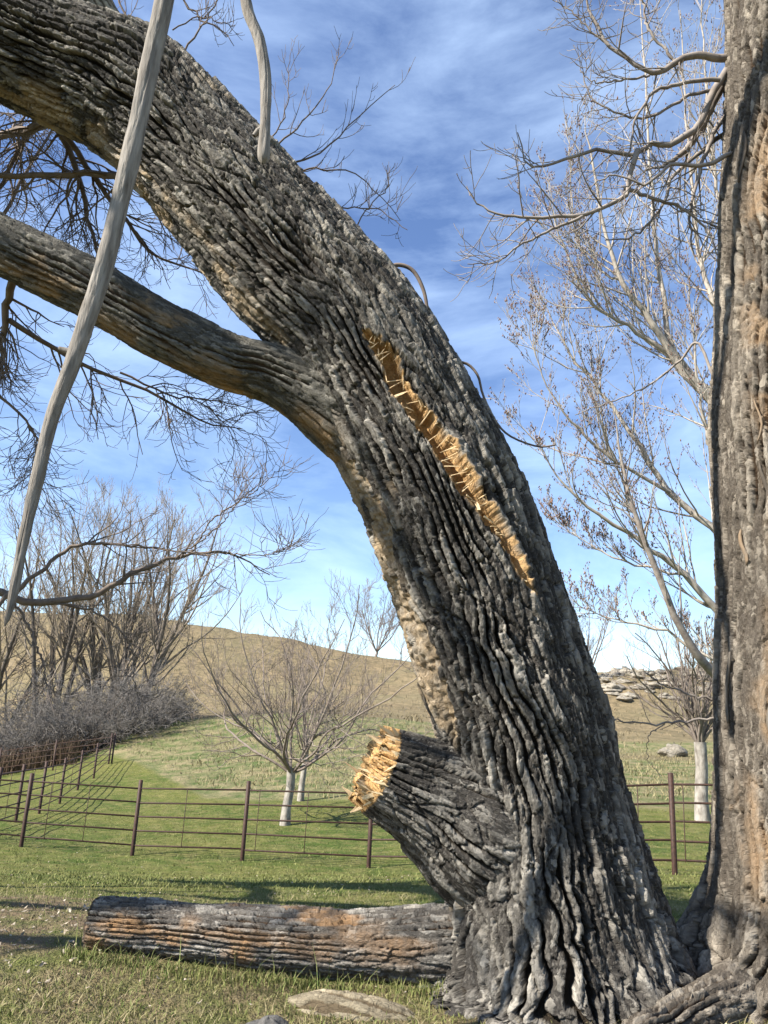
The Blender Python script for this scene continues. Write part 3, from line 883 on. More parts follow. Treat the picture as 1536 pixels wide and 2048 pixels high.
# twigs behind the upper edge of the trunk
mains = stack([
    H([(540, 300), (600, 250), (650, 185), (680, 115)], 5.9, .010, .003), H([(540, 330), (610, 320), (690, 260), (790, 170)], 5.8, .012, .003),
    H([(560, 350), (640, 340), (720, 355), (800, 440)], 5.9, .010, .003), H([(530, 290), (570, 230), (575, 170), (580, 110)], 6.1, .008, .003),
    H([(640, 400), (700, 415), (760, 420), (815, 460)], 5.8, .008, .003), H([(700, 470), (730, 420), (770, 380), (775, 330)], 6.0, .007, .003),
    H([(240, 40), (262, 55), (245, 20), (230, -40)], 5.6, .014, .008), H([(360, 110), (400, 60), (430, 10), (445, -40)], 5.5, .010, .004),
    H([(330, -40), (380, 20), (440, 60), (468, 92)], 5.6, .012, .003), H([(345, 60), (400, 35), (440, 45), (470, 50)], 5.6, .007, .003)])
up.add(mains[0], mains[1], 5)
p, d, L_, r = spawn(rng, *mains, 8, .15, 1, 25, 60, .2, .45, .6)
c1 = grow(rng, p, d, np.clip(L_, .12, .5), np.clip(r, .003, .006), .002, 7, .14, (0, 0, .25)); up.add(*c1, 3)
p, d, L_, r = spawn(rng, c1[0], c1[1], np.full(len(c1[0]), .35), 3, .2, 1, 25, 60, .3, .7, .8)
c2 = grow(rng, p, d, L_, .0024, .0017, 5, .14, (0, 0, .3)); up.add(*c2, 3)
# dark looping twigs behind the upper edge
for pts, r0, r1 in (([(755, 570), (785, 532), (822, 538), (845, 575), (854, 620), (850, 670)], .017, .013), ([(895, 730), (930, 726), (955, 750), (966, 790), (990, 840), (1020, 872), (1075, 893), (1110, 890)], .011, .006)):
    q = polyline(pts, 5.15, 26, r0, r1); up.add(q[0], q[1], 6)
twigs_obj = up.build('twigs', M_twig, lean, TB)

# --- long low branch at left, hanging in from the limb beyond the frame
lo = Tubes()
mains = stack([
    H([(-1500, 500), (-900, 900), (-300, 1160), (-60, 1170), (60, 1202), (170, 1195), (260, 1150), (340, 1118), (450, 1105), (540, 1150)], [6.1, 7.0, 8, 8.3, 8.5, 8.6, 8.7, 8.8, 8.9, 9], .075, .006, 40),
    H([(-300, 1160), (-60, 1225), (60, 1160), (150, 1092), (250, 1090), (330, 1100), (420, 1110)], [8, 8.2, 8.4, 8.5, 8.6, 8.7, 8.8], .035, .006, 40),
    H([(380, 1110), (430, 1035), (500, 990), (560, 940)], 8.9, .012, .004, 40), H([(440, 1105), (500, 1110), (560, 1105), (620, 1070)], 8.9, .010, .003, 40),
    H([(350, 1118), (430, 1060), (470, 1010), (490, 950)], 8.8, .010, .004, 40), H([(100, 1200), (200, 1230), (260, 1290), (270, 1380)], 8.7, .016, .005, 40),
    H([(20, 1195), (60, 1260), (90, 1340), (70, 1400)], 8.6, .018, .005, 40)])
lo.add(mains[0], mains[1], 6)
p, d, L_, r = spawn(rng, mains[0], mains[1], np.clip(mains[2], 0, 3.6), 14, .45, 1, 25, 65, .15, .4, .5)
c1 = grow(rng, p, d, np.clip(L_, .2, 1.3), np.clip(r, .004, .011), .003, 9, .15, (0, 0, .02), (0, 0, .2)); lo.add(*c1, 4)
p, d, L_, r = spawn(rng, c1[0], c1[1], np.full(len(c1[0]), .8), 4, .15, 1, 25, 60, .3, .8, .7)
c2 = grow(rng, p, d, L_, .0036, .0024, 7, .16, (0, 0, .15)); lo.add(*c2, 3)
lo.build('branch', M_twig, lean, TB)

# --- weathered dead limbs that hang down from a limb overhead
OV = [[-4.3, 4.85, 6.9, .22], [-3.6, 4.2, 8.3, .17], [-2.6, 3.5, 9.0, .14], [-1.6, 3.1, 9.3, .11], [-0.8, 3.0, 9.4, .08], [-0.2, 3.0, 9.5, .05]]
sweep('limb', OV, 90, 50, M_limb, lean, TB, make_bark(0.15, 0.05, 0.25, 0.015, 61))
def dead(Kpx, Y, rpx, end_break):
    rngd = np.random.default_rng(4)
    pts = [P(x, y, yy) for (x, y), yy in zip(Kpx, Y)]
    Kd = [[*p_, metres(r_, p_)] for p_, r_ in zip(pts, rpx)]
    Kd.insert(0, [*end_break, 0.05])
    def smooth_bark(s, t, th, B):
        h = 0.016 * fbm(s / 0.30, t * 4, 4, 91, 3) + 0.006 * fbm(s / 0.10, t * 12, 12, 92, 3) - 0.005 * sstep(.05, .0, np.abs(fbm(s / .5, t * 9, 9, 93, 2)))
        for kp in (0.9, 1.55, 2.3, 2.7):
            h = h + 0.010 * np.exp(-((s - kp * 1.3) / 0.035) ** 2) * (0.5 + 0.5 * np.cos(th * 1 + kp * 5))
        return h, np.stack([np.ones_like(h)] * 4, -1) * 0
    sweep('dead_limb', Kd, 260, 40, M_dead, lean, TB, smooth_bark, front=0.8)
dead([(370, -260), (338, -60), (322, 40), (296, 150), (268, 290), (238, 410), (205, 540), (168, 655), (140, 740), (100, 850), (72, 970), (52, 1060), (30, 1170), (14, 1240), (10, 1252)],
     [3.3] * 15, [18.5, 18.5, 18.5, 18, 18.5, 17, 18, 17.5, 17, 14.5, 14, 12.5, 10, 5, .6], (-1.6, 3.1, 9.25))
dead([(470, -260), (484, -60), (497, 20), (520, 80), (530, 150), (532, 220), (530, 285), (527, 318), (525, 328)], [3.4] * 9, [10, 10, 11, 11.5, 11, 11, 11.5, 9.5, .8], (-0.85, 3.0, 9.35))
kn = Tubes(); q = polyline([(531, 262), (518, 262), (508, 272)], 3.4, 6, .026, .012); kn.add(q[0], q[1], 8)
kn.build('branch_nub', M_dead, lean, TB)
kn = Tubes(); q = polyline([(150, 706), (128, 700), (118, 696)], 3.3, 6, .02, .009); kn.add(q[0], q[1], 8)
kn.build('branch_nub', M_dead, lean, TB)

# --- crown beyond the frame (up and left), it shades the lawn
cr = Tubes()
st = [(-4.6, 4.85, 7.0), (-5.4, 5.3, 7.2), (-6.4, 5.62, 7.35), (-7.6, 6.0, 7.45), (-8.8, 6.3, 7.55), (-5.8, 4.9, 5.7), (-7.2, 5.2, 5.95), (-3.9, 4.82, 6.7), (-6.8, 5.75, 7.4), (-9.8, 6.5, 7.8)]
di = [(-.5, -.7, .5), (-.3, .6, .8), (-.5, -.7, .4), (-.2, .8, .5), (-.6, -.5, .5), (-.6, -.8, .2), (-.6, .6, .2), (-.3, -.9, .35), (.1, -.3, 1), (-.2, .9, .45)]
for pts, r0, r1 in (([(-4.9, 4.85, 5.45), (-5.6, 5.6, 6.2), (-7.5, 6.4, 6.8), (-10, 6.9, 7.0)], .15, .06), ([(-4.5, 4.85, 7.0), (-5.5, 3.9, 7.4), (-8, 3.4, 7.2), (-11, 3.6, 7.0)], .19, .11),
                    ([(-3.9, 4.82, 6.7), (-4.6, 3.2, 7.2), (-6.8, 2.3, 7.3), (-10.5, 2.1, 7.1)], .18, .11)):
    C = catmull(np.array(pts), u=np.linspace(0, 3, 20))[None]; R_ = np.linspace(r0, r1, 20)[None]; cr.add(C, R_, 8)
    p, d, L_, r = spawn(rng, C, R_, np.array([5.0]), 26, .2, 1, 25, 65, .15, .4, .4)
    e_ = grow(rng, p, d, L_, np.clip(r, .012, .03), .006, 9, .14); cr.add(*e_, 4)
    p, d, L_, r = spawn(rng, *e_, L_, 6, .2, 1, 25, 60, .3, .6, .6)
    e_ = grow(rng, p, d, L_, np.clip(r, .004, .010), .003, 6, .15); cr.add(*e_, 3)
m0 = grow(rng, st, di, np.array([5, 4.5, 5, 4, 4, 4, 3.5, 5.0, 4.5, 5.5]), .13, .03, 14, .10, (0, 0, .03)); cr.add(*m0, 8)
p, d, L_, r = spawn(rng, *m0, np.full(10, 4.5), 7, .25, 1, 25, 60, .3, .55, .6)
c1 = grow(rng, p, d, L_, np.clip(r, .01, .05), .006, 9, .14); cr.add(*c1, 5)
p, d, L_, r = spawn(rng, *c1, L_, 6, .2, 1, 25, 60, .3, .6, .6)
c2 = grow(rng, p, d, L_, np.clip(r, .004, .012), .003, 6, .15); cr.add(*c2, 3)
cr.build('crown', M_twig, lean, TB)

# ------------------------------------------------------------------ tree at the right edge
RB = np.array([*P(1590, 1980, 4.75)[:2], 0.22])
rt = thing('cottonwood_tree', RB, 'upright trunk with shaggy strips of brown bark and spreading roots beside the leaning one', 'tree')
KR = []
for (lx, y, w) in [(1210, 2200, 800), (1285, 2090, 640), (1368, 1990, 470), (1412, 1885, 385), (1438, 1760, 335), (1444, 1600, 312), (1440, 1400, 308), (1446, 1200, 304), (1438, 1000, 300), (1434, 800, 296),
                   (1446, 600, 290), (1446, 400, 286), (1462, 180, 282), (1458, 0, 278), (1456, -160, 270)]:
    KR.append(sec((lx, y), (lx + w, y), 4.75))
KR += [[2.9, 4.8, 9.2, .40], [3.0, 4.9, 11.5, .33], [3.2, 5, 14, .2]]
def r_patch(th, B):
    z = B[..., 2]
    g = sstep(-0.9, -0.5, th + 0.2 * np.sin(z * 1.7)) * sstep(0.9, 0.5, th)
    return 0.7 + 0.6 * g, 0.95 * g * sstep(0.5, 1.0, z)
def r_knot(B):
    return 0.9 + 1.3 * sstep(0.95, 0.4, B[..., 2])
def r_shape(s, th, C):
    low = sstep(1.1, 0.1, C[:, 2])[:, None]
    return 1 + low ** 1.5 * (0.16 * np.cos(5 * th + 1.9) + 0.08 * np.cos(8 * th + .5)) + 0.018 * np.cos(4 * th + .5 * s)
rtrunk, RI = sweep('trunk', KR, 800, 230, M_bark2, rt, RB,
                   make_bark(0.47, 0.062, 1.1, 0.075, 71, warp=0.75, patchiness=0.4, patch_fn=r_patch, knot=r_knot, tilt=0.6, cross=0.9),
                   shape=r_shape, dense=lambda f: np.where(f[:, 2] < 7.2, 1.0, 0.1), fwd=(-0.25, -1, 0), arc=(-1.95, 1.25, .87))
# surface root that runs toward the leaning trunk
KRR = [[*P(1520, 1985, 4.6), .20], [*P(1450, 2010, 4.4), .15], [*P(1385, 2032, 4.25), .115], [*P(1330, 2056, 4.1), .09], [*P(1285, 2075, 3.95), .09], [*P(1240, 2110, 3.85), .04]]
sweep('root', KRR, 110, 70, M_bark2, rt, RB, make_bark(0.16, 0.06, 0.2, 0.045, 75, warp=0.7))
# peeling strips of bark
for k in range(26):
    r_ = np.random.default_rng(300 + k)
    row = int(r_.uniform(0.12, 0.80) * 740); colr = int(r_.uniform(.20, .66) * 230)
    p0 = RI['V'][row, colr]; T = RI['T'][row]; nrm = p0 - RI['C'][row, :3]; nrm /= np.linalg.norm(nrm)
    L_ = r_.uniform(.12, .42); w = r_.uniform(.006, .013)
    side = np.cross(T, nrm); V = []; Q = []
    for a in np.linspace(0, 1, 8):
        c = p0 + T * (a - .5) * L_ + nrm * (0.008 + 0.025 * (a - .35) ** 2 * r_.uniform(.8, 1.2)) + side * 0.02 * math.sin(a * 5 + k)
        ww = w * (1 - 0.8 * abs(2 * a - 1) ** 3)
        for s_, t_ in ((-1, -.006), (1, -.006), (1, .006), (-1, .006)): V.append(c + side * s_ * ww * r_.uniform(.8, 1.2) + nrm * t_)
    for a in range(7):
        for j in range(4): Q.append((a * 4 + j, a * 4 + (j + 1) % 4, a * 4 + 4 + (j + 1) % 4, a * 4 + 4 + j))
    Q += [(3, 2, 1, 0), (28, 29, 30, 31)]
    V = np.array(V); cc = np.tile([1.0, r_.uniform(.0, .5), float(r_.random() < .4) * .7, 0], (len(V), 1))
    mk('bark_strip', V, np.array(Q), M_bark2, rt, RB, attr={'bark': cc})

# branches of the right tree
rng = np.random.default_rng(33)
rb = Tubes()
G = lambda pts, Y, r0, r1: polyline(pts, Y, 26, r0, r1, 0.006, rng)
mains = stack([
    G([(1500, 120), (1440, 118), (1390, 112), (1350, 122), (1310, 148), (1260, 120), (1210, 80), (1180, 20), (1165, -40)], 4.9, .035, .006),
    G([(1490, 150), (1440, 180), (1405, 250), (1370, 300), (1330, 330), (1290, 340)], 5.0, .05, .006),
    G([(1460, 130), (1420, 200), (1395, 255), (1350, 285), (1300, 290), (1265, 310), (1200, 300), (1120, 320), (1060, 330), (1035, 265)], 4.9, .034, .004),
    G([(1275, 300), (1258, 350), (1250, 390), (1180, 425), (1080, 435), (1010, 432), (960, 410), (933, 372)], 4.8, .022, .0035),
    G([(1165, 432), (1100, 460), (1040, 490), (990, 525), (935, 528)], 4.8, .012, .003),
    G([(1250, 375), (1300, 395), (1370, 420), (1420, 470), (1440, 540)], 4.9, .016, .004),
    G([(1440, 160), (1370, 165), (1310, 185), (1270, 240), (1260, 300), (1240, 340)], 4.8, .018, .004),
    G([(1450, 180), (1380, 190), (1320, 225), (1260, 235), (1190, 200), (1160, 140)], 5.1, .016, .004),
    G([(1350, 122), (1300, 60), (1285, 10), (1270, -40)], 4.9, .012, .006), G([(1300, 150), (1240, 160), (1190, 165), (1160, 145)], 5.0, .010, .003),
    G([(1255, 115), (1180, 60), (1140, 20), (1105, 0)], 4.9, .009, .003),
    G([(1480, 200), (1430, 260), (1400, 340), (1380, 430), (1390, 520)], 5.0, .026, .004),
    G([(1480, 240), (1420, 290), (1350, 350), (1320, 420), (1270, 470), (1210, 480)], 5.1, .022, .004),
    G([(1470, 300), (1410, 330), (1340, 330), (1290, 370), (1230, 350), (1170, 380)], 4.7, .018, .003),
    G([(1450, 820), (1400, 690), (1360, 720), (1300, 770), (1230, 800), (1150, 830)], [4.9, 5.0, 5.1, 5.2, 5.3, 5.4], .012, .003),
    G([(1470, 1425), (1420, 1436), (1340, 1448), (1270, 1445), (1208, 1436)], 5.0, .010, .004),
    G([(1470, 1400), (1400, 1395), (1330, 1370), (1290, 1345)], 5.1, .009, .003),
    G([(1330, 1448), (1300, 1470), (1295, 1510), (1320, 1555)], 5.0, .004, .002)])
rb.add(mains[0][:14], mains[1][:14], 6)
for k in (14, 15, 16):
    lb_ = Tubes(); lb_.add(mains[0][k:k + 1], mains[1][k:k + 1], 6)
    if k == 15: lb_.add(mains[0][17:18], mains[1][17:18], 6)
    p, d, L_, r = spawn(rng, mains[0][k:k + 1], mains[1][k:k + 1], mains[2][k:k + 1], 7, .3, 1, 25, 60, .15, .35, .6)
    e_ = grow(rng, p, d, L_, .003, .002, 8, .12, (0, 0, .1)); lb_.add(*e_, 3)
    lb_.build('branch', M_twig_pale, rt, RB)
p, d, L_, r = spawn(rng, mains[0][:14], mains[1][:14], np.clip(mains[2][:14], .6, 1.6), 13, .2, 1, 30, 75, .18, .5, .55)
c1 = grow(rng, p, d, np.clip(L_, .2, .8), np.clip(r, .003, .008), .0024, 12, .07, (0, 0, -.16), (0, 0, .75)); rb.add(*c1, 4)
p, d, L_, r = spawn(rng, c1[0], c1[1], np.full(len(c1[0]), .4), 3, .2, 1, 25, 65, .3, .8, .8)
c2 = grow(rng, p, d, L_, .003, .002, 9, .07, (0, 0, -.14), (0, 0, .8)); rb.add(*c2, 3)
rb.build('branches', M_twig_pale, rt, RB)

# ------------------------------------------------------------------ pale poplar behind the right trunk
rng = np.random.default_rng(40)
PY = 14.5
pbx = ground_pt(1530, PY)
pop = thing('poplar_tree', pbx, 'pale bare poplar with upswept whitish limbs and reddish buds', 'tree')
tb = Tubes()
Gp = lambda pts, r0, r1, dy=0.0: polyline(pts, [PY + dy * k / max(1, len(pts) - 1) for k in range(len(pts))], 22, r0, r1, 0.02, rng)
tr = np.array([pbx + (0, 0, -.2), pbx + (0, 0, 1.5), P(1530, 1300, PY), P(1535, 1000, PY), P(1540, 700, PY), P(1545, 350, PY), P(1550, 0, PY), P(1555, -250, PY)])
tC = catmull(tr, u=np.linspace(0, len(tr) - 1, 30))
tt = Tubes(); tt.add(tC[None], np.linspace(.32, .05, 30)[None], 12); tt.build('trunk', M_poplar, pop, pbx)
mains = stack([
    Gp([(1530, 900), (1440, 815), (1365, 740), (1300, 640), (1250, 570), (1210, 470), (1185, 330), (1170, 230)], .11, .008, -.6),
    Gp([(1535, 860), (1430, 790), (1345, 700), (1325, 600), (1310, 480), (1300, 330), (1290, 150), (1280, 0)], .085, .010, .4),
    Gp([(1365, 740), (1270, 660), (1180, 600), (1120, 480), (1100, 380)], .05, .006, -.8),
    Gp([(1530, 1150), (1440, 1070), (1340, 985), (1270, 880), (1200, 780), (1130, 690), (1080, 590)], .085, .007, .8),
    Gp([(1340, 985), (1230, 920), (1150, 850), (1090, 760), (1050, 640)], .04, .005, -.6),
    Gp([(1530, 1330), (1445, 1235), (1370, 1150), (1290, 1090), (1200, 1030), (1120, 960), (1075, 880)], .085, .006, -.6),
    Gp([(1370, 1150), (1270, 1130), (1180, 1090), (1110, 1040)], .028, .004, .5),
    Gp([(1290, 1100), (1250, 980), (1210, 860), (1180, 720)], .03, .005, .5),
    Gp([(1530, 700), (1440, 620), (1400, 520), (1385, 380), (1370, 200), (1360, 20)], .07, .01, .6),
    Gp([(1530, 1060), (1450, 960), (1410, 850), (1390, 700), (1380, 560)], .06, .008, -.7),
    Gp([(1530, 520), (1450, 420), (1420, 280), (1410, 120), (1400, -50)], .05, .01, .2),
    Gp([(1530, 1400), (1440, 1330), (1340, 1270), (1240, 1240), (1160, 1215)], .05, .005, .7),
    Gp([(1240, 560), (1200, 540), (1150, 470), (1140, 330), (1130, 240)], .03, .006, .3)])
tb.add(mains[0], mains[1], 6)
q = polyline([(1530, 1440), (1440, 1360), (1370, 1270), (1300, 1110), (1262, 1000), (1240, 900), (1225, 800)], [PY, PY - .6, PY - .9, PY - 1.1, PY - 1.2, PY - 1.2, PY - 1.2], 30, .10, .006, .01, rng)
db = Tubes(); db.add(q[0], q[1], 8)
p, d, L_, r = spawn(rng, *q, 12, .3, 1, 20, 50, .12, .3, .5)
e_ = grow(rng, p, d, L_, np.clip(r, .006, .02), .005, 10, .08, (0, 0, .1)); db.add(*e_, 4)
db.build('limb', M_twig_pale, pop, pbx)
p, d, L_, r = spawn(rng, *mains, 22, .18, 1, 20, 50, .22, .45, .55, bias=(0, 0, .5))
c1 = grow(rng, p, d, np.clip(L_, .5, 2.2), np.clip(r, .007, .022), .005, 9, .09, (0, 0, .17)); tb.add(*c1, 4)
p, d, L_, r = spawn(rng, *c1, L_, 8, .15, 1, 20, 55, .28, .55, .6)
c2 = grow(rng, p, d, np.clip(L_, .25, .9), np.clip(r, .004, .008), .0035, 7, .11, (0, 0, .22)); tb.add(*c2, 3)
p, d, L_, r = spawn(rng, *c2, L_, 2, .2, 1, 25, 60, .3, .6, .8)
c3 = grow(rng, p, d, np.clip(L_, .1, .3), .004, .003, 4, .12, (0, 0, .2)); tb.add(*c3, 3)
tb.build('branches', M_poplar, pop, pbx)
bV, bT = buds([c2[0], c3[0]], rng, .030, .46)
ob = mk('buds', bV, None, M_bud, pop, pbx, False, T=bT); ob['kind'] = 'stuff'

# ------------------------------------------------------------------ generic bare trees behind
def bare_tree(name, base, height, label, cat, seed, stems, spread, mats, r_trunk, lv=(8, 7, 4), tw=.012, ang=(18, 48), up_=.16, group=None, fork=0.06, wander=.07, stem_r=.75):
    rng = np.random.default_rng(seed)
    t = thing(name, base, label, cat, group)
    tr = Tubes(); cr = Tubes()
    a = rng.uniform(0, 2 * math.pi) + np.arange(stems) * 2 * math.pi / stems + rng.uniform(-.4, .4, stems)
    sp = rng.uniform(.3, 1, stems) * spread
    d = np.stack([np.cos(a) * sp, np.sin(a) * sp, np.ones(stems)], 1)
    st = base + np.array([0, 0, -.15]) + np.stack([np.cos(a), np.sin(a), 0 * a], 1) * r_trunk * (1.2 if fork < .02 else .25)
    if fork >= .02:
        fz = fork * height
        tr.add(np.array([base + (0, 0, -.2), base + (0, 0, fz * .3), base + (.01 * height, 0, fz * .7), base + (.008 * height, 0, fz + .08)])[None], np.array([[1.3, 1.0, .93, .96]]) * r_trunk, 12)
        st = base + np.array([.008 * height, 0, fz * .95]) + 0 * d
    ln = height * rng.uniform(.78, 1.0, stems) * (1 - fork)
    s0 = grow(rng, st, d, ln, r_trunk * stem_r, r_trunk * .08, 16, wander, (0, 0, up_ * .5)); (tr if fork < .02 else cr).add(*s0, 7)
    p, d, L_, r = spawn(rng, *s0, ln, lv[0], .14, .95, *ang, .28, .55, .5)
    c1 = grow(rng, p, d, L_, r, r * .2 + tw * .3, 10, wander * 1.3, (0, 0, up_)); cr.add(*c1, 4)
    p, d, L_, r = spawn(rng, *c1, L_, lv[1], .15, 1, 20, 55, .3, .6, .55)
    c2 = grow(rng, p, d, L_, np.maximum(r, tw), tw * .7, 7, wander * 1.6, (0, 0, up_)); cr.add(*c2, 3)
    if lv[2]:
        p, d, L_, r = spawn(rng, *c2, L_, lv[2], .15, 1, 20, 60, .3, .65, .6)
        c3 = grow(rng, p, d, L_, tw * .75, tw * .5, 5, wander * 1.8, (0, 0, up_)); cr.add(*c3, 3)
    tr.build('trunk', mats[0], t, base)
    cr.build('crown', mats[1], t, base)
    return t

# grove on the left
GV = dict(fork=.0, stem_r=.8)
bare_tree('cottonwood_tree', ground_pt(95, 58), 19.5, 'bare grey many-stemmed tree at the outer end of the grove behind the thicket', 'tree', 61, 5, .26, (M_grove, M_grovetwig), .30, (12, 8, 5), .014, **GV)
bare_tree('cottonwood_tree', ground_pt(195, 60), 20, 'bare grey tree with leaning stems in the middle of the grove', 'tree', 66, 5, .28, (M_grove, M_grovetwig), .30, (12, 8, 5), .014, **GV)
bare_tree('cottonwood_tree', ground_pt(262, 56), 18.5, 'bare fan-shaped tree closest to the open hillside, dark stems in a V', 'tree', 73, 6, .52, (M_grove, M_grovetwig), .30, (12, 8, 5), .014, **GV)
bare_tree('cottonwood_tree', ground_pt(-30, 62), 20, 'bare grey tree rising behind the far corner of the pipe fence', 'tree', 77, 4, .26, (M_grove, M_grovetwig), .30, (12, 8, 4), .014, **GV)
# trees on the skyline and lawn
bare_tree('skyline_tree', ground_pt(752, 136), 14.0, 'far bare rounded tree on the hill skyline', 'tree', 81, 10, 1.3, (M_far, M_far), .24, (7, 6, 3), .026, fork=.06, stem_r=.5, ang=(25, 60))
bare_tree('far_tree', ground_pt(1175, 92), 10.5, 'far bare tree peeping past the leaning trunk beside the rocky knoll', 'tree', 83, 6, .7, (M_far, M_far), .16, (8, 6, 3), .016, fork=.05)
bare_tree('fruit_tree', ground_pt(570, 22.5), 7.2, 'spreading bare fruit tree with pale trunk standing on the lawn behind the fence', 'tree', 92, 17, 1.7, (M_orchtrunk, M_orch), .128, (11, 6, 3), .0052, ang=(30, 85), up_=.30, fork=.195, wander=.16, stem_r=.31)
bare_tree('young_tree', ground_pt(601, 27), 5.2, 'slender pale-trunked young tree just behind the spreading fruit tree', 'tree', 95, 6, .5, (M_orchtrunk, M_orch), .10, (8, 5, 3), .005, up_=.2, fork=.30, wander=.09, stem_r=.4)
bare_tree('pollard_tree', ground_pt(1405, 23), 6.0, 'pollarded tree with thick whitish trunk and a brush of upright brown shoots', 'tree', 97, 22, .55, (M_orchtrunk, M_orch), .18, (8, 4, 2), .005, ang=(12, 50), up_=.25, fork=.34, wander=.13, stem_r=.24)

# ------------------------------------------------------------------ thicket
def shrub_mesh(seed):
    rng = np.random.default_rng(seed); base = np.zeros(3); h = 4.2
    tb = Tubes(); n_ = 48
    a = rng.uniform(0, 2 * math.pi, n_); rr = rng.uniform(0, 1.1, n_)
    st = base + np.stack([np.cos(a) * rr, np.sin(a) * rr, np.full(n_, -.1)], 1)
    d = np.stack([np.cos(a) * .7, np.sin(a) * .7, np.ones(n_)], 1) + .35 * rng.standard_normal((n_, 3)) * (1, 1, .2)
    L_ = h * rng.uniform(.55, 1.1, n_)
    s0 = grow(rng, st, d, L_, .028, .012, 9, .14, (0, 0, -.03)); tb.add(*s0, 3)
    p, d, L_, r = spawn(rng, *s0, L_, 7, .2, 1, 25, 80, .2, .45, .7)
    c1 = grow(rng, p, d, L_, .016, .010, 6, .2, (0, 0, .04)); tb.add(*c1, 3)
    p, d, L_, r = spawn(rng, *c1, L_, 4, .2, 1, 25, 75, .35, .7, .7)
    c2 = grow(rng, p, d, L_, .012, .009, 4, .2, (0, 0, .05)); tb.add(*c2, 3)
    o = tb.build('stems', M_shrub, None, base); me = o.data; bpy.data.objects.remove(o)
    return me
SM = [shrub_mesh(500 + k) for k in range(4)]
for k, (px, Y, h) in enumerate([(-40, 47, 4.2), (25, 47.5, 4.2), (85, 47, 4.0), (140, 47.5, 4.0), (190, 48, 3.9), (240, 48.5, 3.9), (285, 50, 3.8), (322, 53, 3.2), (0, 51, 5.0), (60, 52, 5.0), (120, 51, 4.8), (180, 52, 4.8), (235, 52, 4.6), (290, 54, 4.2), (345, 56, 2.6)]):
    front = k < 8
    t = thing('shrub', ground_pt(px, Y), 'leafless grey shrub in the front row of the thicket, right behind the far fence' if front else 'taller leafless grey shrub in the back row of the thicket, under the grove', 'shrub', 'front shrubs of the thicket' if front else 'back shrubs of the thicket')
    t.rotation_euler = (0, 0, k * 1.7); t.scale = (h / 4.2,) * 3
    o = link(bpy.data.objects.new('stems', SM[k % 4])); o.parent = t

# ------------------------------------------------------------------ pipe fences
def cyl(p0, p1, r, n=10, cap=True):
    p0, p1 = np.asarray(p0, float), np.asarray(p1, float)
    T = (p1 - p0) / np.linalg.norm(p1 - p0)
    ref = np.array([0, 0, 1.0]) if abs(T[2]) < .9 else np.array([1.0, 0, 0])
    e1 = np.cross(T, ref); e1 /= np.linalg.norm(e1); e2 = np.cross(T, e1)
    a = np.arange(n) * 2 * math.pi / n
    ringv = r * (np.cos(a)[:, None] * e1 + np.sin(a)[:, None] * e2)
    V = np.concatenate([p0 + ringv, p1 + ringv, p1[None] + T * r * .25])
    j = np.arange(n)
    Q = np.stack([j, (j + 1) % n, n + (j + 1) % n, n + j], 1)[:, ::-1]
    T_ = np.stack([n + j, np.full(n, 2 * n), n + (j + 1) % n], 1)
    return V, Q, T_
def fence(label, posts, rails=(1.33, 1.05, .77, .49, .21), H_=1.5, pr=.043, rr=.017, stays=()):
    base = posts[0]
    t = thing('pipe_fence', base, label, 'fence', 'rusty pipe fence')
    del t['group']
    for p in posts:
        V, Q, T_ = cyl(p + (0, 0, -.2), p + (0, 0, H_), pr)
        mk('post', V, Q, M_rust, t, base, T=T_)
    rg = np.random.default_rng(len(posts))
    for a, b_ in zip(posts[:-1], posts[1:]):
        for z in rails:
            V, Q, T_ = cyl(a + (0, 0, z + rg.normal(0, .006)), b_ + (0, 0, z + rg.normal(0, .006)), rr, 8)
            mk('rail', V, Q, M_rust, t, base, T=T_)
    for i, f in stays:
        c = posts[i] * (1 - f) + posts[i + 1] * f
        V, Q, T_ = cyl(c + (0, -.02, rails[-1] - .02), c + (.01, -.02, rails[0]), .008, 6)
        mk('stay', V, Q, M_rust, t, base, T=T_)
fp = []
for px, Y in ((-200, 18.9), (42, 17.9), (264, 17.45), (484, 16.6), (737, 15.6), (1020, 14.3), (1350, 12.9), (1640, 12.0)):
    fp.append(ground_pt(px, Y))
fence('rusty five-rail pipe fence crossing the lawn behind the fallen log', fp, stays=[(0, .75), (1, .2), (1, .55), (2, .45), (3, .1), (3, .5), (5, .8), (6, .08)])
sp_ = [ground_pt(px, Y) for px, Y in ((-75, 18.6), (-18, 20.6), (31, 22.4), (78, 25), (119, 28.2), (155, 32), (187, 36), (217, 41))]
fence('rusty pipe fence running away along the lawn toward the thicket', sp_, stays=[(1, .5), (2, .5), (3, .5), (4, .5)])
c0 = sp_[-1]
fence('far rusty pipe fence standing right in front of the thicket', [c0 + (0.12, 0.1, 0)] + [np.array([x, y, zat1(x, y)]) for x, y in ((c0[0] - 3, 41.6), (c0[0] - 6, 42.1), (c0[0] - 9, 42.6), (c0[0] - 12, 43.1))])

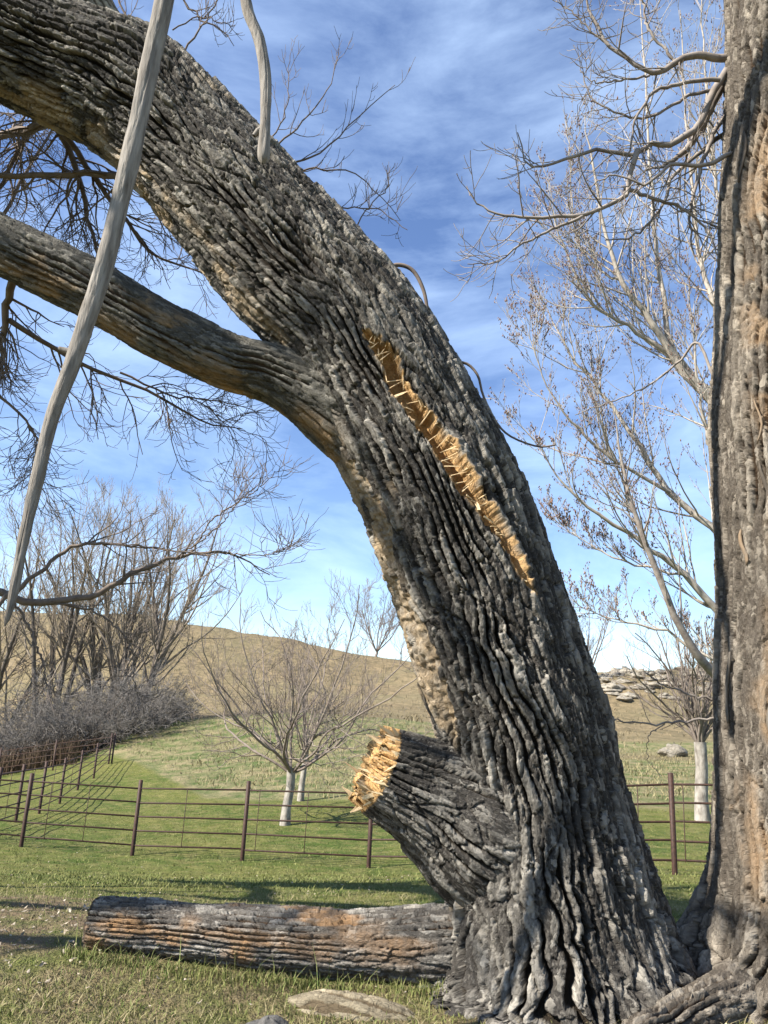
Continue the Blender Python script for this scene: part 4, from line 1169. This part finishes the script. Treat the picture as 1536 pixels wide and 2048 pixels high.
# ------------------------------------------------------------------ the log
la = np.array(P(192, 1852, 5.25)); lb = np.array(P(885, 1912, 4.92))
ga, gb = zat1(la[0], la[1]), zat1(lb[0], lb[1])
ax_ = lb - la; ax_[2] = 0
KG = []
for f, r in ((0, .140), (.06, .145), (.25, .155), (.5, .17), (.75, .185), (.95, .20), (1.08, .20)):
    q = la + (lb - la) * f
    KG.append([q[0], q[1] + .02 * math.sin(f * 5), zat1(q[0], q[1]) + r * .93, r])
LB = np.array([KG[3][0], KG[3][1], KG[3][2] - .16])
logt = thing('fallen_log', LB, 'thick grey and orange-brown fallen log lying on the grass against the leaning trunk', 'log')
def log_cap(V, Q, col, rows, cols, info):
    VV = [V]; CC = [col]; QQ = [Q]; nb = len(V)
    for end, rowi, sgn in ((0, 0, -1), (1, rows - 1, 1)):
        ringv = V[rowi * cols:(rowi + 1) * cols]; c = ringv.mean(0); ax = info['T'][rowi] * sgn
        prev = rowi * cols + np.arange(cols)
        for k, f in enumerate((.9, .6, .3, .03)):
            p = c + (ringv - c) * f + ax * (.01 + .02 * hash2(np.arange(cols) // 3, np.full(cols, k), 12))[:, None]
            ids = nb + np.arange(cols); nb += cols
            VV.append(p); CC.append(np.tile([.6, .3, .3, .0], (cols, 1)))
            q = np.stack([prev, np.roll(prev, -1), np.roll(ids, -1), ids], 1)
            QQ.append(q if sgn > 0 else q[:, ::-1]); prev = ids
    return np.concatenate(VV), np.concatenate(QQ), None, np.concatenate(CC)
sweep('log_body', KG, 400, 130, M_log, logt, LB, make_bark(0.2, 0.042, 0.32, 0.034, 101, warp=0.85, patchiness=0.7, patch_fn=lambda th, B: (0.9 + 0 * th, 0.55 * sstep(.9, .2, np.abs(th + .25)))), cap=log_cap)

# ------------------------------------------------------------------ low root mound and dark stone at the trunk's foot
def lump(name, base, size, seed, mat, parent=None, rough=.25, n=5):
    rng = np.random.default_rng(seed)
    nu, nv = 12 * n // 2, 7 * n // 2
    u = np.linspace(0, 2 * math.pi, nu, endpoint=False); v = np.linspace(0.02, math.pi - .02, nv)
    U, V_ = np.meshgrid(u, v)
    d = np.stack([np.sin(V_) * np.cos(U), np.sin(V_) * np.sin(U), np.cos(V_)], -1)
    r = 1 + rough * 2 * fbm(V_ * 1.6 + seed, U / (2 * math.pi) * 5, 5, seed, 4) + rough * .8 * (worley(V_ * 1.8 + seed, U / (2 * math.pi) * 6, 6, seed)[0] - .5)
    X = (d * r[..., None]).reshape(-1, 3) * np.array(size)
    i = np.arange(nv - 1)[:, None] * nu; j = np.arange(nu)[None]
    Q = np.stack([i + j, i + nu + j, i + nu + (j + 1) % nu, i + (j + 1) % nu], -1).reshape(-1, 4)
    return mk(name, X, Q, mat, parent)
RM = np.array([ground_pt(px, Y_) for px, Y_ in ((575, 4.62), (640, 4.5), (720, 4.42), (800, 4.36), (850, 4.33))])
rmt = thing('old_root', RM[1], 'low rounded tan hump of old root in the grass before the log', 'root')
sweep('root_body', [[*(p + (0, 0, dz)), r_] for p, dz, r_ in zip(RM, (-.07, -.06, -.055, -.07, -.11), (.07, .13, .135, .11, .06))], 150, 80, M_root, rmt, RM[1], make_bark(0.12, 0.06, 0.2, 0.022, 301, warp=1.0, patchiness=.5), fwd=(0, -.5, .85))
g = ground_pt(535, 4.02)
o = lump('stone', g, (.12, .09, .07), 9, M_stone, rough=.32, n=8); o.location = tuple(g + (0, 0, .02))
o['label'] = 'dark grey stone half sunk in the grass near the root hump'; o['category'] = 'stone'

# rocks of the knoll
rk = np.random.default_rng(14)
rocks = [lump('pale_rock', None, (1, 1, 1), 20 + k, M_rock, rough=.65, n=4) for k in range(4)]
protos = [r.data for r in rocks]
for r in rocks: bpy.data.objects.remove(r)
for k in range(80):
    px = rk.uniform(1185, 1470); Y = rk.uniform(83, 96)
    g = ground_pt(px, Y); s = rk.uniform(.28, .75) * (2 if rk.random() < .12 else 1)
    o = link(bpy.data.objects.new('pale_rock', protos[k % 4])); o.location = tuple(g + (0, 0, -s * .12)); o.scale = (s * rk.uniform(1.2, 2.4), s * 1.2, s * .6); o.rotation_euler = (0, 0, rk.uniform(0, 6))
    o['label'] = 'pale rock of the outcrop along the rocky knoll'; o['category'] = 'rock'; o['group'] = 'pale rocks of the knoll outcrop'
g = ground_pt(1345, 50)
o = link(bpy.data.objects.new('boulder', protos[1])); o.location = tuple(g + (0, 0, .18)); o.scale = (.8, .6, .5); o.rotation_euler = (0, .2, .4)
o['label'] = 'single pale boulder on the slope beside the pollarded tree'; o['category'] = 'boulder'

# ------------------------------------------------------------------ grass, dry stems, litter
def blades(name, label, n, sampler, hgt, wid, mat, seed, lean_=.5):
    rng = np.random.default_rng(seed)
    x, y, sc = sampler(rng, n)
    z = zat(x, y)
    m_ = len(x)
    a = rng.uniform(0, 2 * math.pi, m_); h = hgt * sc * rng.uniform(.5, 1.3, m_); w = wid * rng.uniform(.7, 1.3, m_)
    b0 = np.stack([x, y, z - .006], 1); s = np.stack([np.cos(a), np.sin(a), 0 * a], 1) * w[:, None]
    ln = rng.normal(0, lean_, (m_, 2)) * h[:, None]
    mid = b0 + np.stack([ln[:, 0] * .35, ln[:, 1] * .35, h * .6], 1); tip = b0 + np.stack([ln[:, 0], ln[:, 1], h], 1)
    V = np.stack([b0 - s, b0 + s, mid + s * .7, mid - s * .7, tip], 1).reshape(-1, 3)
    i = np.arange(m_)[:, None] * 5
    o = mk(name, V, i + np.array([0, 1, 2, 3]), mat, smooth=False, T=i + np.array([3, 2, 4]))
    o['kind'] = 'stuff'; o['label'] = label; o['category'] = 'grass'
def near_sampler(y0, y1, gpow, thr=-.2):
    def f(rng, n):
        u = rng.random(n) ** gpow; y = y0 * (y1 / y0) ** u; x = rng.uniform(-.60, .60, n) * y
        k = fbm(x / .5 + 40, y / .5 + 40, 4096, 55, 4)
        soil = (y < 8) & (x / y < -.22 + .3 * k) & (y > 4.6)
        keep = (k > thr - rng.random(n) * .25) & (~soil | (rng.random(n) < .35))
        return x[keep], y[keep], (.75 + .9 * np.clip(k[keep] + .2, 0, .6))
    return f
blades('grass', 'short green and yellow grass blades around the log', 66000, near_sampler(3.4, 11, .9), .030, .0028, M_grass, 1)
blades('dry_grass', 'dry straw-coloured grass stems among the green lawn', 22000, near_sampler(3.4, 9, 1.0, .0), .040, .0026, M_dry, 2, 1.3)
def far_sampler(rng, n):
    Y = rng.uniform(9, 27, n) ; u = rng.uniform(-.56, .56, n)
    k = fbm(u * Y / 1.1 + 30, Y / 1.1 + 30, 4096, 57, 4)
    keep = k > -.12 + .2 * rng.standard_normal(n)
    return (u * Y)[keep], Y[keep], .7 + rng.random(keep.sum())
blades('lawn_grass', 'uneven mown grass of the lawn on both sides of the fence', 34000, far_sampler, .032, .007, M_grass, 12, .8)
def hill_sampler(rng, n):
    Y = rng.uniform(58, 138, n); u = rng.uniform(-.52, .5, n)
    k = fbm(u * Y / 6 + 90, Y / 6 + 90, 4096, 68, 4)
    keep = k > -.02 + .12 * rng.standard_normal(n)
    return (u * Y)[keep], Y[keep], rng.uniform(.5, 1.5, keep.sum())
blades('hill_grass', 'clumps of bleached grass over the tan hillside', 15000, hill_sampler, .24, .04, M_hilltuft, 13, .6)
def log_sampler(rng, n):
    f = rng.uniform(-.05, 1.0, n); q = la[None, :2] + (lb - la)[None, :2] * f[:, None]
    return q[:, 0], q[:, 1] - .22 - rng.exponential(.10, n), np.where(rng.random(n) < .03, 3.5, 1.2)
blades('tall_grass', 'taller grass tufts and pale stems along the front of the log', 1500, log_sampler, .055, .0025, M_grass, 3, .5)
def reed_sampler(rng, n):
    f = rng.random(n); px = 20 + 250 * f; Y = 45.0 + rng.normal(0, .8, n) + 3 * (f > .85)
    x = (px - 768) / FPX * Y * 1.045
    return x, Y, rng.uniform(.5, 1.2, n)
blades('reeds', 'rust-coloured dry reeds at the foot of the thicket', 5000, reed_sampler, 1.2, .022, M_reed, 4, .2)
def slope_sampler(rng, n):
    Y = rng.uniform(27, 58, n); u = rng.uniform(-.34, .5, n)
    k = fbm(u * Y / 1.6 + 90, Y / 1.6 + 90, 4096, 66, 4)
    keep = (k > -.06 + .12 * rng.standard_normal(n)) & (Y > np.interp(u, [-.5, -.32, -.2, -.05, .2, .45], [60, 46, 31, 27, 25, 25]))
    return (u * Y)[keep], Y[keep], rng.uniform(.6, 1.3, keep.sum())
blades('slope_grass', 'rough bleached grass tufts on the slope beyond the lawn', 24000, slope_sampler, .17, .017, M_dry, 6, .7)

def litter(name, label, n, f, size, mat, seed):
    rng = np.random.default_rng(seed)
    x, y = f(rng, n); z = zat(x, y) + rng.uniform(.012, .04, len(x)); m_ = len(x)
    e1 = rng.standard_normal((m_, 3)) * (1, 1, .35); e1 /= np.linalg.norm(e1, axis=1)[:, None]
    e2 = np.cross(e1, rng.standard_normal((m_, 3)) * .4 + (0, 0, 1)); e2 /= np.linalg.norm(e2, axis=1)[:, None]
    s = size * rng.uniform(.5, 1.5, m_)[:, None]; c = np.stack([x, y, z], 1); nn = np.cross(e1, e2)
    V = np.stack([c - e1 * s, c + e2 * s * .5 + nn * s * .25, c + e1 * s, c - e2 * s * .5 + nn * s * .3], 1).reshape(-1, 3)
    i = np.arange(m_)[:, None] * 4
    o = mk(name, V, None, mat, smooth=False, T=np.concatenate([i + np.array([0, 1, 2]), i + np.array([0, 2, 3])]))
    o['kind'] = 'stuff'; o['label'] = label; o['category'] = 'litter'
def lit1(rng, n):
    y = 3.5 * (18 / 3.5) ** rng.random(n); x = rng.uniform(-.55, .55, n) * y; return x, y
litter('leaf_litter', 'pale dead leaves scattered over the lawn', 500, lit1, .015, M_leaf, 7)
def lit2(rng, n):
    return rng.normal(-2.3, .55, n), rng.normal(5.6, .55, n)
litter('leaf_litter', 'heap of pale dead leaves and bits at the far end of the log', 260, lit2, .017, M_leaf, 9)
def lit3(rng, n):
    return rng.normal(1.42, .16, n), rng.normal(3.98, .07, n)
litter('wood_chips', 'orange wood chips between the feet of the two trunks', 260, lit3, .024, M_wood, 10)
